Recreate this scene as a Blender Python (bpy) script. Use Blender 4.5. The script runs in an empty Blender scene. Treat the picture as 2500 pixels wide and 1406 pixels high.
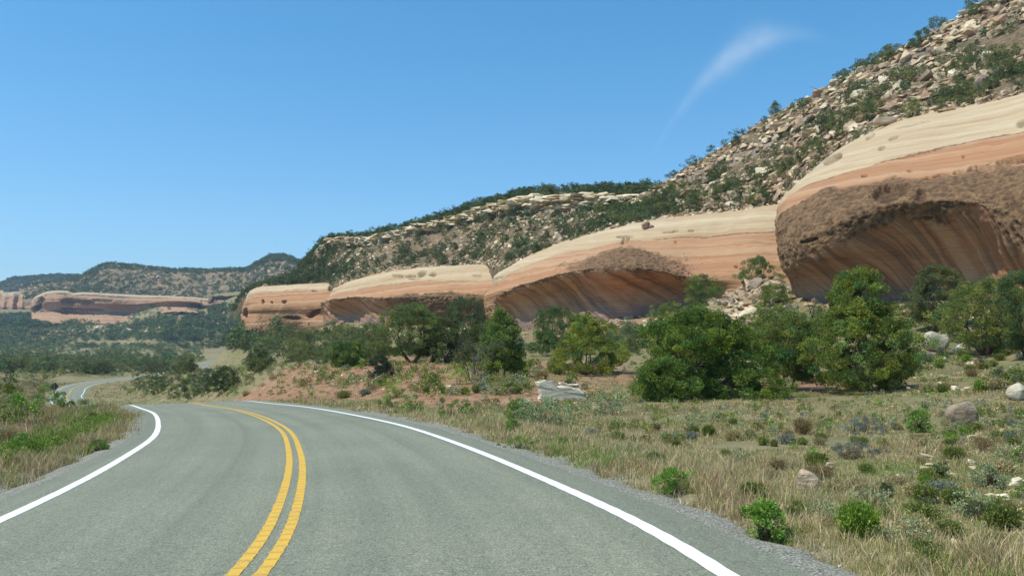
import bpy, bmesh, math, random
import numpy as np
from mathutils import Vector

# ------------------------------------------------------------------ scene, camera, sky, sun
scene = bpy.context.scene
COL = scene.collection
FPX, CX, CY, YH = 2080.0, 1250.0, 703.0, 830.0      # focal length / centre / horizon of the 2500 px photograph
EYE = 1.65                                           # eye height over the road
PITCH = math.atan2(YH - CY, FPX)

cam_d = bpy.data.cameras.new("camera")
cam = bpy.data.objects.new("camera", cam_d)
COL.objects.link(cam)
cam.location = (0, 0, EYE)
cam.rotation_euler = (math.pi / 2 + PITCH, 0, 0)
cam_d.sensor_width = 36.0
cam_d.lens = 36.0 * FPX / 2500.0
cam_d.clip_start = 0.1
cam_d.clip_end = 20000
scene.camera = cam

SUN_DIR = Vector((-0.44, -0.16, 0.88)).normalized()
world = bpy.data.worlds.new("World")
scene.world = world
world.use_nodes = True
wn, wl = world.node_tree.nodes, world.node_tree.links
bg = wn["Background"]
sky = wn.new("ShaderNodeTexSky")
sky.sky_type = 'NISHITA'
sky.sun_disc = False
sky.sun_elevation = math.asin(SUN_DIR.z)
sky.sun_rotation = math.atan2(SUN_DIR.x, SUN_DIR.y)
sky.altitude = 1600
sky.air_density = 1.0
sky.dust_density = 0.9
sky.ozone_density = 2.5
bg.inputs[1].default_value = 0.15
tint = wn.new("ShaderNodeMix")
tint.data_type = 'RGBA'
tint.blend_type = 'MULTIPLY'
tint.inputs[0].default_value = 1.0
tint.inputs[7].default_value = (0.54, 1.17, 1.30, 1)
tcs = wn.new("ShaderNodeTexCoord")
sps = wn.new("ShaderNodeSeparateXYZ")
wl.new(tcs.outputs["Generated"], sps.inputs[0])
low = wn.new("ShaderNodeMapRange")
low.inputs["From Min"].default_value = 0.02
low.inputs["From Max"].default_value = 0.34
wl.new(sps.outputs[2], low.inputs["Value"])
tcol = wn.new("ShaderNodeMix")
tcol.data_type = 'RGBA'
tcol.inputs[6].default_value = (0.86, 1.06, 1.10, 1)
tcol.inputs[7].default_value = (0.52, 1.16, 1.30, 1)
wl.new(low.outputs[0], tcol.inputs[0])
wl.new(tcol.outputs[2], tint.inputs[7])
wl.new(sky.outputs[0], tint.inputs[6])
# thin pale streak: an arc painted into the sky colour, placed by direction
def _wm(op, a, b=None, c=None):
    m = wn.new("ShaderNodeMath")
    m.operation = op
    for k, v in enumerate((a, b, c)):
        if v is None:
            continue
        if isinstance(v, bpy.types.NodeSocket):
            wl.new(v, m.inputs[k])
        else:
            m.inputs[k].default_value = v
    return m.outputs[0]


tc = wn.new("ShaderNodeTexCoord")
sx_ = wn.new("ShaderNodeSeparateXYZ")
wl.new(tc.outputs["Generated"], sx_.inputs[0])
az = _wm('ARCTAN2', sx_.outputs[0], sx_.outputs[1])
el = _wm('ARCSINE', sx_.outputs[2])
# parabola along the streak: el = e0 + k1*(az-a0) - k2*(az-a0)^2
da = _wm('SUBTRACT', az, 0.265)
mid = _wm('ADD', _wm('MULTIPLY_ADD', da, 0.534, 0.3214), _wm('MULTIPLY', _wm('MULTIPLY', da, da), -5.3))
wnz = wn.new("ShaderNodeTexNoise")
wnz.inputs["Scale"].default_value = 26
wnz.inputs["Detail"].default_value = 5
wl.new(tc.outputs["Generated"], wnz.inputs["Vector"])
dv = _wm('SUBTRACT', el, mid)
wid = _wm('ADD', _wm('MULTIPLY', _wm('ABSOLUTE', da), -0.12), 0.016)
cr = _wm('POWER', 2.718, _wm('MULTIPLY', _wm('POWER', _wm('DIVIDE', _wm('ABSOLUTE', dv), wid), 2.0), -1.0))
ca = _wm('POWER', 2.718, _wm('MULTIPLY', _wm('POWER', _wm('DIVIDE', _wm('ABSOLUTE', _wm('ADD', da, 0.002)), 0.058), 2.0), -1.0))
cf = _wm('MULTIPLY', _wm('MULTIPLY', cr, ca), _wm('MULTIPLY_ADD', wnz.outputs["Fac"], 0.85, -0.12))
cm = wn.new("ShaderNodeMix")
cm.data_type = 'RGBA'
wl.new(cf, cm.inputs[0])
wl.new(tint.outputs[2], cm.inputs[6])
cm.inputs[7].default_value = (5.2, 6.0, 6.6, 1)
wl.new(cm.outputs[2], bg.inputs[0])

sun_d = bpy.data.lights.new("sun", 'SUN')
sun_d.energy = 4.6
sun_d.angle = math.radians(0.55)
sun_d.color = (1.0, 0.955, 0.88)
sun_o = bpy.data.objects.new("sun", sun_d)
COL.objects.link(sun_o)
sun_o.rotation_euler = (-SUN_DIR).to_track_quat('-Z', 'Y').to_euler()

scene.view_settings.view_transform = 'Standard'
scene.view_settings.look = 'None'
scene.view_settings.exposure = 0.0
scene.view_settings.gamma = 1.0
scene.cycles.max_bounces = 5
scene.cycles.diffuse_bounces = 3
scene.cycles.glossy_bounces = 2
scene.cycles.transmission_bounces = 3
scene.cycles.use_denoising = True

# ------------------------------------------------------------------ numeric helpers
RNG = np.random.default_rng(7)


def unproj(px, py, d):
    px, py, d = np.broadcast_arrays(np.asarray(px, float), np.asarray(py, float), np.asarray(d, float))
    x = (px - CX) / FPX
    y = (CY - py) / FPX
    yc = -y * math.sin(PITCH) + math.cos(PITCH)
    zc = y * math.cos(PITCH) + math.sin(PITCH)
    return np.stack([x / yc * d, d, zc / yc * d + EYE], -1)


def proj(P):
    P = np.asarray(P, float)
    X, Y, Z = P[..., 0], P[..., 1], P[..., 2] - EYE
    zc = Y * math.cos(PITCH) + Z * math.sin(PITCH)
    yc = -Y * math.sin(PITCH) + Z * math.cos(PITCH)
    zc = np.where(np.abs(zc) < 1e-6, 1e-6, zc)
    return np.stack([CX + FPX * X / zc, CY - FPX * yc / zc], -1)


def _h(ix, iy, iz, s):
    n = (ix.astype(np.int64) * 374761393 + iy.astype(np.int64) * 668265263 + iz.astype(np.int64) * 2147483647 + s * 1274126177) & 0xffffffff
    n = ((n ^ (n >> 13)) * 1274126177) & 0xffffffff
    n = (n ^ (n >> 16)) & 0xffffffff
    return n.astype(float) / 4294967295.0


def vnoise(P, s=0):
    P = np.asarray(P, float)
    i = np.floor(P)
    f = P - i
    f = f * f * (3 - 2 * f)
    i = i.astype(np.int64)
    x, y, z = i[..., 0], i[..., 1], i[..., 2]
    fx, fy, fz = f[..., 0], f[..., 1], f[..., 2]
    r = 0
    for dx in (0, 1):
        for dy in (0, 1):
            for dz in (0, 1):
                w = (fx if dx else 1 - fx) * (fy if dy else 1 - fy) * (fz if dz else 1 - fz)
                r = r + w * _h(x + dx, y + dy, z + dz, s)
    return r * 2 - 1


def fbm(P, octv=4, s=0, gain=0.5):
    a, r, t = 1.0, 0, 0
    P = np.asarray(P, float)
    for k in range(octv):
        r = r + a * vnoise(P * 2 ** k + 17.3 * k, s + k)
        t += a
        a *= gain
    return r / t


def sstep(a, b, x):
    t = np.clip((x - a) / (b - a), 0, 1)
    return t * t * (3 - 2 * t)


def catmull(P, n):
    """P: (k, ...) control points -> (n, ...) samples along the first axis."""
    P = np.asarray(P, float)
    k = len(P)
    t = np.linspace(0, k - 1, n)
    i = np.minimum(t.astype(int), k - 2)
    f = (t - i).reshape((-1,) + (1,) * (P.ndim - 1))
    p0, p1, p2, p3 = P[np.maximum(i - 1, 0)], P[i], P[i + 1], P[np.minimum(i + 2, k - 1)]
    m1, m2 = (p2 - p0) * 0.5, (p3 - p1) * 0.5
    f2, f3 = f * f, f * f * f
    return (2 * f3 - 3 * f2 + 1) * p1 + (f3 - 2 * f2 + f) * m1 + (-2 * f3 + 3 * f2) * p2 + (f3 - f2) * m2


def resample(P, step):
    P = np.asarray(P, float)
    Q = catmull(P, max(200, len(P) * 60))
    s = np.r_[0, np.cumsum(np.linalg.norm(np.diff(Q[:, :2], axis=0), axis=1))]
    n = max(2, int(s[-1] / step))
    t = np.linspace(0, s[-1], n)
    return np.stack([np.interp(t, s, Q[:, k]) for k in range(Q.shape[1])], -1), t


# ------------------------------------------------------------------ mesh and object helpers
def make_mesh(name, V, F, mat=None, col=None, smooth=False, attrs=None, mats=None, mat_idx=None):
    V = np.ascontiguousarray(V, dtype=np.float32).reshape(-1, 3)
    F = np.ascontiguousarray(F, dtype=np.int32)
    k = F.shape[1]
    me = bpy.data.meshes.new(name)
    me.vertices.add(len(V))
    me.vertices.foreach_set("co", V.ravel())
    me.loops.add(F.size)
    me.loops.foreach_set("vertex_index", F.ravel())
    me.polygons.add(len(F))
    me.polygons.foreach_set("loop_start", np.arange(0, F.size, k, dtype=np.int32))
    try:
        me.polygons.foreach_set("loop_total", np.full(len(F), k, dtype=np.int32))
    except Exception:
        pass
    me.polygons.foreach_set("use_smooth", np.full(len(F), smooth, dtype=bool))
    me.update(calc_edges=True)
    if col is not None:
        a = me.attributes.new("Col", 'FLOAT_COLOR', 'POINT')
        c = np.ones((len(V), 4), np.float32)
        c[:, :3] = col
        a.data.foreach_set("color", c.ravel())
    for kk, vv in (attrs or {}).items():
        vv = np.asarray(vv, np.float32)
        if vv.ndim == 2 and vv.shape[1] == 3:
            a = me.attributes.new(kk, 'FLOAT_VECTOR', 'POINT')
            a.data.foreach_set("vector", vv.ravel())
        else:
            a = me.attributes.new(kk, 'FLOAT', 'POINT')
            a.data.foreach_set("value", vv.ravel())
    if mats:
        for m in mats:
            me.materials.append(m)
        me.polygons.foreach_set("material_index", np.asarray(mat_idx, np.int32))
    elif mat:
        me.materials.append(mat)
    me.validate(verbose=False)
    return me


def link(name, me, parent=None, loc=None, rot=None, scale=None):
    o = bpy.data.objects.new(name, me)
    COL.objects.link(o)
    if parent is not None:
        o.parent = parent
    if loc is not None:
        o.location = loc
    if rot is not None:
        o.rotation_euler = rot
    if scale is not None:
        o.scale = scale
    return o


def tag(o, label=None, cat=None, group=None, kind=None):
    if label:
        o["label"] = label
    if cat:
        o["category"] = cat
    if group:
        o["group"] = group
    if kind:
        o["kind"] = kind
    return o


def grid_faces(nu, nv, wrap=False):
    i, j = np.meshgrid(np.arange(nu - 1), np.arange(nv - 1), indexing='ij')
    a = (i * nv + j).ravel()
    return np.stack([a, a + nv, a + nv + 1, a + 1], -1)


class Geo:
    def __init__(self):
        self.v, self.f, self.c, self.n = [], [], [], 0

    def add(self, V, F, C):
        V = np.asarray(V, float)
        self.v.append(V)
        self.f.append(np.asarray(F, int) + self.n)
        C = np.asarray(C, float)
        self.c.append(np.broadcast_to(C, (len(V), 3)) if C.ndim == 1 else C)
        self.n += len(V)

    def tube(self, pts, rad, col, sides=6):
        pts = np.asarray(pts, float)
        rad = np.broadcast_to(np.asarray(rad, float), (len(pts),))
        T = np.gradient(pts, axis=0)
        T /= np.linalg.norm(T, axis=1)[:, None] + 1e-9
        ref = np.array([0.31, 0.17, 0.93]) if abs(T[:, 2].mean()) < 0.8 else np.array([0.9, 0.3, 0.1])
        A = np.cross(T, ref)
        A /= np.linalg.norm(A, axis=1)[:, None] + 1e-9
        B = np.cross(T, A)
        an = np.arange(sides) * 2 * math.pi / sides
        R = pts[:, None] + rad[:, None, None] * (np.cos(an)[None, :, None] * A[:, None] + np.sin(an)[None, :, None] * B[:, None])
        n = len(pts)
        F = []
        for i in range(n - 1):
            for j in range(sides):
                a, b = i * sides + j, i * sides + (j + 1) % sides
                F += [(a, b, b + sides), (a, b + sides, a + sides)]
        V = R.reshape(-1, 3)
        for base, cpt, rev in ((0, pts[0], True), ((n - 1) * sides, pts[-1], False)):
            V = np.vstack([V, cpt])
            ci = len(V) - 1
            for j in range(sides):
                a, b = base + j, base + (j + 1) % sides
                F.append((b, a, ci) if rev else (a, b, ci))
        self.add(V, F, col)

    def mesh(self, name, mat, smooth=False):
        return make_mesh(name, np.concatenate(self.v), np.concatenate(self.f), mat, np.concatenate(self.c), smooth)


# ------------------------------------------------------------------ materials
def new_mat(name):
    m = bpy.data.materials.new(name)
    m.use_nodes = True
    nt = m.node_tree
    b = nt.nodes["Principled BSDF"]
    b.inputs["Roughness"].default_value = 0.9
    b.inputs["Specular IOR Level"].default_value = 0.2
    return m, nt, b


def N(nt, t, **kw):
    n = nt.nodes.new(t)
    for k, v in kw.items():
        setattr(n, k, v)
    return n


def inp(n, **kw):
    for k, v in kw.items():
        n.inputs[k.replace('_', ' ')].default_value = v
    return n


def noise_node(nt, scale, detail=4, rough=0.55, vec=None, dist=0.0):
    n = N(nt, "ShaderNodeTexNoise")
    inp(n, Scale=scale, Detail=detail, Roughness=rough, Distortion=dist)
    if vec is not None:
        nt.links.new(vec, n.inputs["Vector"])
    return n.outputs["Fac"]


def ramp(nt, fac, stops):
    r = N(nt, "ShaderNodeValToRGB")
    el = r.color_ramp.elements
    while len(el) < len(stops):
        el.new(0.5)
    for e, (p, c) in zip(el, stops):
        e.position = p
        e.color = (*c, 1) if len(c) == 3 else c
    nt.links.new(fac, r.inputs[0])
    return r.outputs[0]


def mix(nt, fac, a, b, mode='MIX'):
    m = N(nt, "ShaderNodeMix", data_type='RGBA', blend_type=mode)
    for k, v in ((0, fac), (6, a), (7, b)):
        if hasattr(v, "links") or isinstance(v, bpy.types.NodeSocket):
            nt.links.new(v, m.inputs[k])
        elif k == 0:
            m.inputs[0].default_value = v
        else:
            m.inputs[k].default_value = (*v, 1) if len(v) == 3 else v
    return m.outputs[2]


def math_(nt, op, a, b=None, c=None, clamp=False):
    m = N(nt, "ShaderNodeMath", operation=op, use_clamp=clamp)
    for k, v in enumerate((a, b, c)):
        if v is None:
            continue
        if isinstance(v, bpy.types.NodeSocket):
            nt.links.new(v, m.inputs[k])
        else:
            m.inputs[k].default_value = v
    return m.outputs[0]


def attr(nt, name):
    return N(nt, "ShaderNodeAttribute", attribute_name=name)


def bump(nt, b, h, strength=0.5, dist=0.1):
    n = N(nt, "ShaderNodeBump")
    inp(n, Strength=strength, Distance=dist)
    nt.links.new(h, n.inputs["Height"])
    nt.links.new(n.outputs[0], b.inputs["Normal"])


def objpos(nt):
    return N(nt, "ShaderNodeNewGeometry").outputs["Position"]


def mapping(nt, vec, scale):
    m = N(nt, "ShaderNodeMapping")
    m.inputs["Scale"].default_value = scale
    nt.links.new(vec, m.inputs["Vector"])
    return m.outputs[0]


def leaf_mat(name, transl=0.25, var=0.35):
    m, nt, b = new_mat(name)
    a = attr(nt, "Col")
    oi = N(nt, "ShaderNodeObjectInfo")
    f = math_(nt, 'MULTIPLY_ADD', oi.outputs["Random"], var, 1 - var / 2)
    g = N(nt, "ShaderNodeVectorMath", operation='SCALE')
    nt.links.new(a.outputs["Color"], g.inputs[0])
    nt.links.new(f, g.inputs["Scale"])
    nt.links.new(g.outputs[0], b.inputs["Base Color"])
    b.inputs["Roughness"].default_value = 0.7
    b.inputs["Specular IOR Level"].default_value = 0.08
    tr = N(nt, "ShaderNodeBsdfTranslucent")
    nt.links.new(g.outputs[0], tr.inputs[0])
    mx = N(nt, "ShaderNodeMixShader")
    mx.inputs[0].default_value = transl
    nt.links.new(b.outputs[0], mx.inputs[1])
    nt.links.new(tr.outputs[0], mx.inputs[2])
    nt.links.new(mx.outputs[0], nt.nodes["Material Output"].inputs[0])
    return m


def rock_mat():
    m, nt, b = new_mat("rock")
    a = attr(nt, "Col")
    p = objpos(nt)
    n1 = noise_node(nt, 1.7, 5, 0.6, p)
    n2 = noise_node(nt, 9.0, 4, 0.7, p)
    c = mix(nt, 1.0, a.outputs["Color"], ramp(nt, n1, [(0.3, (0.70, 0.62, 0.52)), (0.5, (1, 1, 1)), (0.75, (1.12, 1.08, 1.0))]), 'MULTIPLY')
    c = mix(nt, ramp(nt, n2, [(0.6, (0, 0, 0)), (0.74, (0.6, 0.6, 0.6))]), c, (0.15, 0.12, 0.09))
    nt.links.new(c, b.inputs["Base Color"])
    st = noise_node(nt, 2.0, 5, 0.65, mapping(nt, p, (0.6, 0.6, 5)))
    bump(nt, b, math_(nt, 'ADD', st, n2), 0.55, 0.12)
    return m


def bark_mat():
    m, nt, b = new_mat("bark")
    a = attr(nt, "Col")
    n = noise_node(nt, 6, 4, 0.6, mapping(nt, objpos(nt), (3, 3, 0.6)))
    c = mix(nt, 1.0, a.outputs["Color"], ramp(nt, n, [(0.3, (0.5, 0.48, 0.45)), (0.7, (1.3, 1.25, 1.2))]), 'MULTIPLY')
    nt.links.new(c, b.inputs["Base Color"])
    bump(nt, b, n, 0.6, 0.05)
    return m


M_LEAF = leaf_mat("foliage")
M_BLADE = leaf_mat("grass_blades", 0.3, 0.2)
M_ROCK = rock_mat()
M_BARK = bark_mat()

# ------------------------------------------------------------------ road alignment
PA, PB = 0.035, 0.025                    # fall ahead / rise to the right of the road plane in front of the camera


def plane_z(X, Y):
    return -PA * Y + PB * X


near_c = [(-3.6, -60), (-2.4, -30), (-1.95, -10), (-1.9, 0), (-2.05, 5), (-2.3, 8.2), (-2.9, 11.2), (-3.5, 13.9), (-4.7, 18.6), (-7.0, 26.4),
          (-10.3, 35.1), (-13.9, 43.3), (-17.8, 50.5)]
CL = [(x, y, plane_z(x, y)) for x, y in near_c]
CL += [(x, y, z + EYE) for x, y, z in [(-22.4, 59, -4.30), (-28, 69, -5.3), (-36, 83, -6.75), (-46, 100, -8.6), (-69, 140, -11.9), (-93, 182, -13.9), (-115, 221, -14.8),
       (-124, 240, -14.8), (-133, 259, -14.8), (-140, 277, -14.8), (-145, 295, -14.8), (-149, 321, -14.8), (-153, 370, -14.8), (-165, 440, -14.8),
       (-190, 530, -14.8), (-215, 620, -14.8), (-233, 715, -14.8), (-264, 830, -12.6), (-300, 905, -11.3), (-332, 950, -10.8), (-362, 968, -10.5)]]
CLs, CLt = resample(CL, 0.5)
_k0 = np.hanning(15)
_k0 /= _k0.sum()
for _q in range(3):
    CLs[7:-7, _q] = np.convolve(CLs[:, _q], _k0, 'valid')
tan = np.gradient(CLs[:, :2], axis=0)
tan /= np.linalg.norm(tan, axis=1)[:, None]
CLn = np.stack([tan[:, 1], -tan[:, 0]], -1)          # to the right of travel
# superelevation: plane tilt near, level far
_w = 1 - sstep(45, 90, CLs[:, 1])
CROSS = (CLn[:, 0] * PB + CLn[:, 1] * -PA) * _w
DR = np.interp(CLs[:, 1], [4, 6, 7.5, 9, 11, 22, 31, 43, 51, 80], [3.98, 3.90, 3.81, 3.73, 3.67, 3.62, 3.48, 3.46, 3.54, 3.6])
DL = np.interp(CLs[:, 1], [10.5, 15, 19, 24, 28, 34, 42, 50, 80], [3.36, 3.43, 3.53, 3.62, 3.73, 3.86, 3.9, 3.7, 3.6])

_kk = np.hanning(25)
_kk /= _kk.sum()
DR = np.convolve(np.pad(DR, 12, 'edge'), _kk, 'valid')
DR = np.convolve(np.pad(DR, 12, 'edge'), _kk, 'valid')
DL = np.convolve(np.pad(DL, 12, 'edge'), _kk, 'valid')


def road_near(X, Y):
    """distance to the centre line, signed offset (right +), index of nearest sample"""
    X, Y = np.asarray(X, float).ravel(), np.asarray(Y, float).ravel()
    D = np.full(len(X), 1e9)
    I = np.zeros(len(X), int)
    C = CLs[::3, :2]
    for k in range(0, len(X), 20000):
        x, y = X[k:k + 20000], Y[k:k + 20000]
        d2 = (x[:, None] - C[None, :, 0]) ** 2 + (y[:, None] - C[None, :, 1]) ** 2
        j = d2.argmin(1)
        I[k:k + 20000] = j * 3
    dx, dy = X - CLs[I, 0], Y - CLs[I, 1]
    off = dx * CLn[I, 0] + dy * CLn[I, 1]
    D = np.hypot(dx, dy)
    return D, off, I


def road_surface_z(I, off):
    return CLs[I, 2] + CROSS[I] * off


# ------------------------------------------------------------------ ground height function (thin plate spline over bearing and log distance)
GP = []


def gp(px, py, d):
    X, Y, Z = unproj(px, py, d)
    GP.append((X, Y, Z))


for d in (1.5, 3, 6, 12, 20, 28):
    for u in (-1.2, -.6, -.25, .1, .45, .8, 1.3):
        X = u * d
        bank = 0.25 * min(1, max(0, -u * d - 8) / 6)
        GP.append((X, d, plane_z(X, d) - (0.02 if abs(X) < 8 else 0) + bank))
for p in [(2100, 957, 40), (1650, 978, 35), (1250, 1003, 33), (2500, 940, 34), (2900, 930, 32), (2400, 866, 62), (2250, 852, 62), (2700, 850, 50),
          (1430, 916, 62), (1220, 918, 58), (1010, 886, 78), (1700, 905, 62), (1900, 900, 62), (1050, 950, 48), (1150, 985, 38), (950, 985, 42),
          (850, 903, 72), (720, 912, 72), (640, 935, 70), (575, 968, 66), (850, 950, 55), (760, 975, 50),
          (2250, 790, 80), (2600, 770, 66), (2900, 740, 48), (1500, 868, 88), (1650, 840, 100), (1850, 820, 85), (2000, 800, 85),
          (1940, 742, 97), (2500, 722, 84), (2200, 738, 93), (3000, 700, 57), (3300, 700, 55), (1700, 748, 148), (1850, 705, 128), (1800, 735, 115), (1450, 790, 160), (1300, 805, 175),
          (1200, 812, 185), (1000, 800, 235), (900, 795, 265), (800, 792, 300), (700, 800, 330), (600, 800, 372), (1450, 840, 118), (1200, 850, 120),
          (1000, 840, 150), (850, 870, 110), (850, 835, 190), (730, 860, 200), (700, 885, 120), (720, 832, 330), (585, 904, 200), (590, 893, 340), (600, 884, 450), (600, 881, 560), (640, 868, 450), (620, 893, 250), (600, 905, 150), (450, 968, 96), (350, 965, 120),
          (380, 938, 160), (300, 945, 170), (450, 905, 230), (575, 897, 300), (500, 902, 300), (575, 886, 420), (575, 880, 600), (450, 875, 700), (590, 868, 780),
          (560, 848, 1000), (690, 812, 520), (700, 780, 560), (520, 880, 500),
          (0, 975, 34), (150, 990, 38), (-300, 960, 32), (60, 1000, 45), (160, 995, 60), (250, 988, 60), (0, 915, 60), (40, 935, 58), (-200, 890, 60), (-500, 880, 60), (100, 975, 80), (-100, 900, 80), (150, 975, 120),
          (150, 930, 320), (120, 913, 345), (220, 917, 345), (60, 930, 260), (0, 925, 200), (-300, 900, 200), (-100, 905, 350), (300, 905, 400), (200, 882, 600), (0, 880, 600), (-400, 880, 500),
          (400, 862, 850), (100, 860, 850), (-300, 860, 850), (300, 840, 1000), (100, 835, 1050), (-200, 835, 1100), (250, 795, 1150), (200, 778, 1200), (400, 800, 1010), (450, 757, 1120),
          (380, 745, 1170), (570, 775, 1020), (600, 790, 900), (100, 790, 1180), (60, 787, 1120), (200, 786, 1120), (330, 784, 1110), (250, 793, 1090), (0, 770, 1400), (0, 755, 1550), (-300, 770, 1500), (700, 760, 900), (-700, 830, 900)]:
    gp(*p)
for i in range(0, len(CLs), 40):
    if CLs[i, 1] > 30:
        GP.append((CLs[i, 0], CLs[i, 1], CLs[i, 2] - 0.1))
for px_ in (620, 800, 1000, 1200, 1450, 1700, 2000, 2400, 2800, 3300):
    for d_ in (420, 700, 1200, 2000):
        if px_ < 700 and d_ < 1300:
            continue
        GP.append(((px_ - CX) / FPX * d_, d_, 14 if px_ > 900 else 25))
for px_ in (-500, 100, 500):
    GP.append(((px_ - CX) / FPX * 2100, 2100, 60))
GP = np.array(GP)


def gq(X, Y):
    r = np.hypot(X, Y)
    th = np.arctan2(X, Y)
    return np.clip(th, -0.95, 0.95) * 2.6, np.log(np.clip(r, 1.2, 2200)), np.clip(r, 0.2, 2200)


_a, _b, _r = gq(GP[:, 0], GP[:, 1])
_q = GP[:, 2] / _r


def _phi(r2):
    return np.where(r2 < 1e-12, 0, 0.5 * r2 * np.log(np.maximum(r2, 1e-12)))


_n = len(GP)
_K = _phi((_a[:, None] - _a) ** 2 + (_b[:, None] - _b) ** 2) + np.eye(_n) * 2e-4
_Pm = np.c_[np.ones(_n), _a, _b]
_A = np.block([[_K, _Pm], [_Pm.T, np.zeros((3, 3))]])
_sol = np.linalg.solve(_A, np.r_[_q, 0, 0, 0])


def ground_raw(X, Y):
    X, Y = np.asarray(X, float).ravel(), np.asarray(Y, float).ravel()
    out = np.zeros(len(X))
    for k in range(0, len(X), 20000):
        a, b, r = gq(X[k:k + 20000], Y[k:k + 20000])
        K = _phi((a[:, None] - _a) ** 2 + (b[:, None] - _b) ** 2)
        q = K @ _sol[:_n] + _sol[_n] + _sol[_n + 1] * a + _sol[_n + 2] * b
        out[k:k + 20000] = q * r
    behind = sstep(0.9, 2.2, np.abs(np.arctan2(X, Y)))
    flat = plane_z(X * 0.2, np.clip(Y, -200, 200))
    return out * (1 - behind) + flat * behind


def ground_z(X, Y, noise=True):
    X, Y = np.asarray(X, float), np.asarray(Y, float)
    sh = X.shape
    X, Y = X.ravel(), Y.ravel()
    z = ground_raw(X, Y)
    r = np.hypot(X, Y)
    P = np.stack([X, Y, X * 0], -1)
    nz = fbm(P * 0.35, 3, 5) * 0.06 + fbm(P * 0.06, 3, 9) * 0.25 * sstep(10, 60, r) + fbm(P * 0.012, 3, 3) * 0.7 * sstep(120, 600, r)
    D, off, I = road_near(X, Y)
    w = 1 - sstep(4.9 + 0.010 * r, 8 + np.clip(r, 0, 200) * 0.06 + 0.03 * r, D)
    ee = np.abs(off) - (np.where(off > 0, DR[I], DL[I]) + 0.62)
    zr = road_surface_z(I, np.clip(off, -5, 5)) - 0.14 + 0.10 * sstep(0.40, 0.85, ee) * (r < 60) - 0.0011 * np.clip(r - 60, 0, 900)
    dd = sstep(4.2, 7, D)
    return ((z + nz * dd) * (1 - w) + zr * w).reshape(sh)


_rs = np.exp(np.linspace(math.log(2.5), math.log(2500), 900))


def ground_hit(px, py):
    P = unproj(px, py, _rs)
    g = ground_z(P[:, 0], P[:, 1])
    b = np.nonzero(P[:, 2] < g)[0]
    i = b[0] if len(b) else len(_rs) - 1
    return P[i, 0], P[i, 1], float(ground_z(P[i:i + 1, 0], P[i:i + 1, 1])[0])

# ------------------------------------------------------------------ ground sheet
def pix_anchor(lst):
    return np.array([ground_hit(x, y)[:2] for x, y in lst])


RED = [(700, 940, 14, .95), (760, 925, 12, .9), (820, 935, 12, .9), (640, 955, 10, .85), (1000, 930, 8, .7), (1200, 950, 7, .85), (1300, 890, 9, .8), (1150, 960, 5, .8), (1930, 945, 6, .8), (10, 950, 9, .95),
       (60, 1045, 2.2, .5), (860, 950, 9, .6), (1500, 925, 7, .6), (1370, 905, 6, .8), (1240, 975, 4, .8), (1450, 800, 14, .7), (1350, 940, 5, .6)]
REDP = [(ground_hit(x, y)[:2], r, a) for x, y, r, a in RED]
th = np.r_[np.linspace(-180, -42, 46)[:-1], np.linspace(-42, 42, 620), np.linspace(42, 180, 46)[1:]]
th = np.radians(th)
rr = np.exp(np.linspace(math.log(0.5), math.log(4600), 560))
TH, RR = np.meshgrid(th, rr, indexing='ij')
GX, GY = RR * np.sin(TH), RR * np.cos(TH)
GZ = ground_z(GX, GY)
_D, _off, _I = road_near(GX, GY)
red = np.zeros(GX.size)
for (c, r, a) in REDP:
    red = np.maximum(red, a * np.exp(-(((GX.ravel() - c[0]) ** 2 + (GY.ravel() - c[1]) ** 2) / (r * r))))
edge = np.clip(_D, 0, 60)
gm, nt, b = new_mat("ground")
p = objpos(nt)
n1 = noise_node(nt, 0.11, 6, 0.62, p)
n2 = noise_node(nt, 1.3, 6, 0.65, p)
n3 = noise_node(nt, 11, 4, 0.7, p)
soil = ramp(nt, n2, [(0.3, (0.22, 0.16, 0.09)), (0.5, (0.33, 0.25, 0.145)), (0.72, (0.43, 0.345, 0.21))])
dry = ramp(nt, n3, [(0.3, (0.15, 0.13, 0.055)), (0.5, (0.26, 0.22, 0.10)), (0.7, (0.38, 0.32, 0.17))])
c = mix(nt, ramp(nt, n1, [(0.36, (0, 0, 0)), (0.52, (1, 1, 1))]), soil, dry)
n0 = noise_node(nt, 0.045, 4, 0.65, p)
c = mix(nt, ramp(nt, n0, [(0.45, (0, 0, 0)), (0.58, (0.6, 0.6, 0.6))]), c, (0.17, 0.165, 0.065))
c = mix(nt, ramp(nt, n0, [(0.34, (0.55, 0.55, 0.55)), (0.42, (0, 0, 0))]), c, (0.33, 0.20, 0.12))
n4 = noise_node(nt, 0.75, 5, 0.75, p)
c = mix(nt, ramp(nt, n4, [(0.52, (0, 0, 0)), (0.62, (0.75, 0.75, 0.75))]), c, (0.115, 0.12, 0.045))
redc = ramp(nt, n2, [(0.3, (0.20, 0.10, 0.05)), (0.5, (0.33, 0.18, 0.095)), (0.72, (0.46, 0.32, 0.20))])
rf = math_(nt, 'ADD', attr(nt, "red").outputs["Fac"], math_(nt, 'MULTIPLY_ADD', n2, 0.9, -0.45))
c = mix(nt, ramp(nt, rf, [(0.25, (0, 0, 0)), (0.5, (1, 1, 1))]), c, redc)
grav = ramp(nt, noise_node(nt, 38, 3, 0.8, p), [(0.36, (0.12, 0.115, 0.085)), (0.5, (0.26, 0.25, 0.195)), (0.64, (0.46, 0.45, 0.37))])
ed = math_(nt, 'ADD', attr(nt, "edge").outputs["Fac"], math_(nt, 'MULTIPLY_ADD', n2, 1.6, -0.8))
c = mix(nt, ramp(nt, ed, [(0.0, (1, 1, 1)), (1.0, (0, 0, 0))]), c, grav)
nt.links.new(c, b.inputs["Base Color"])
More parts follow.
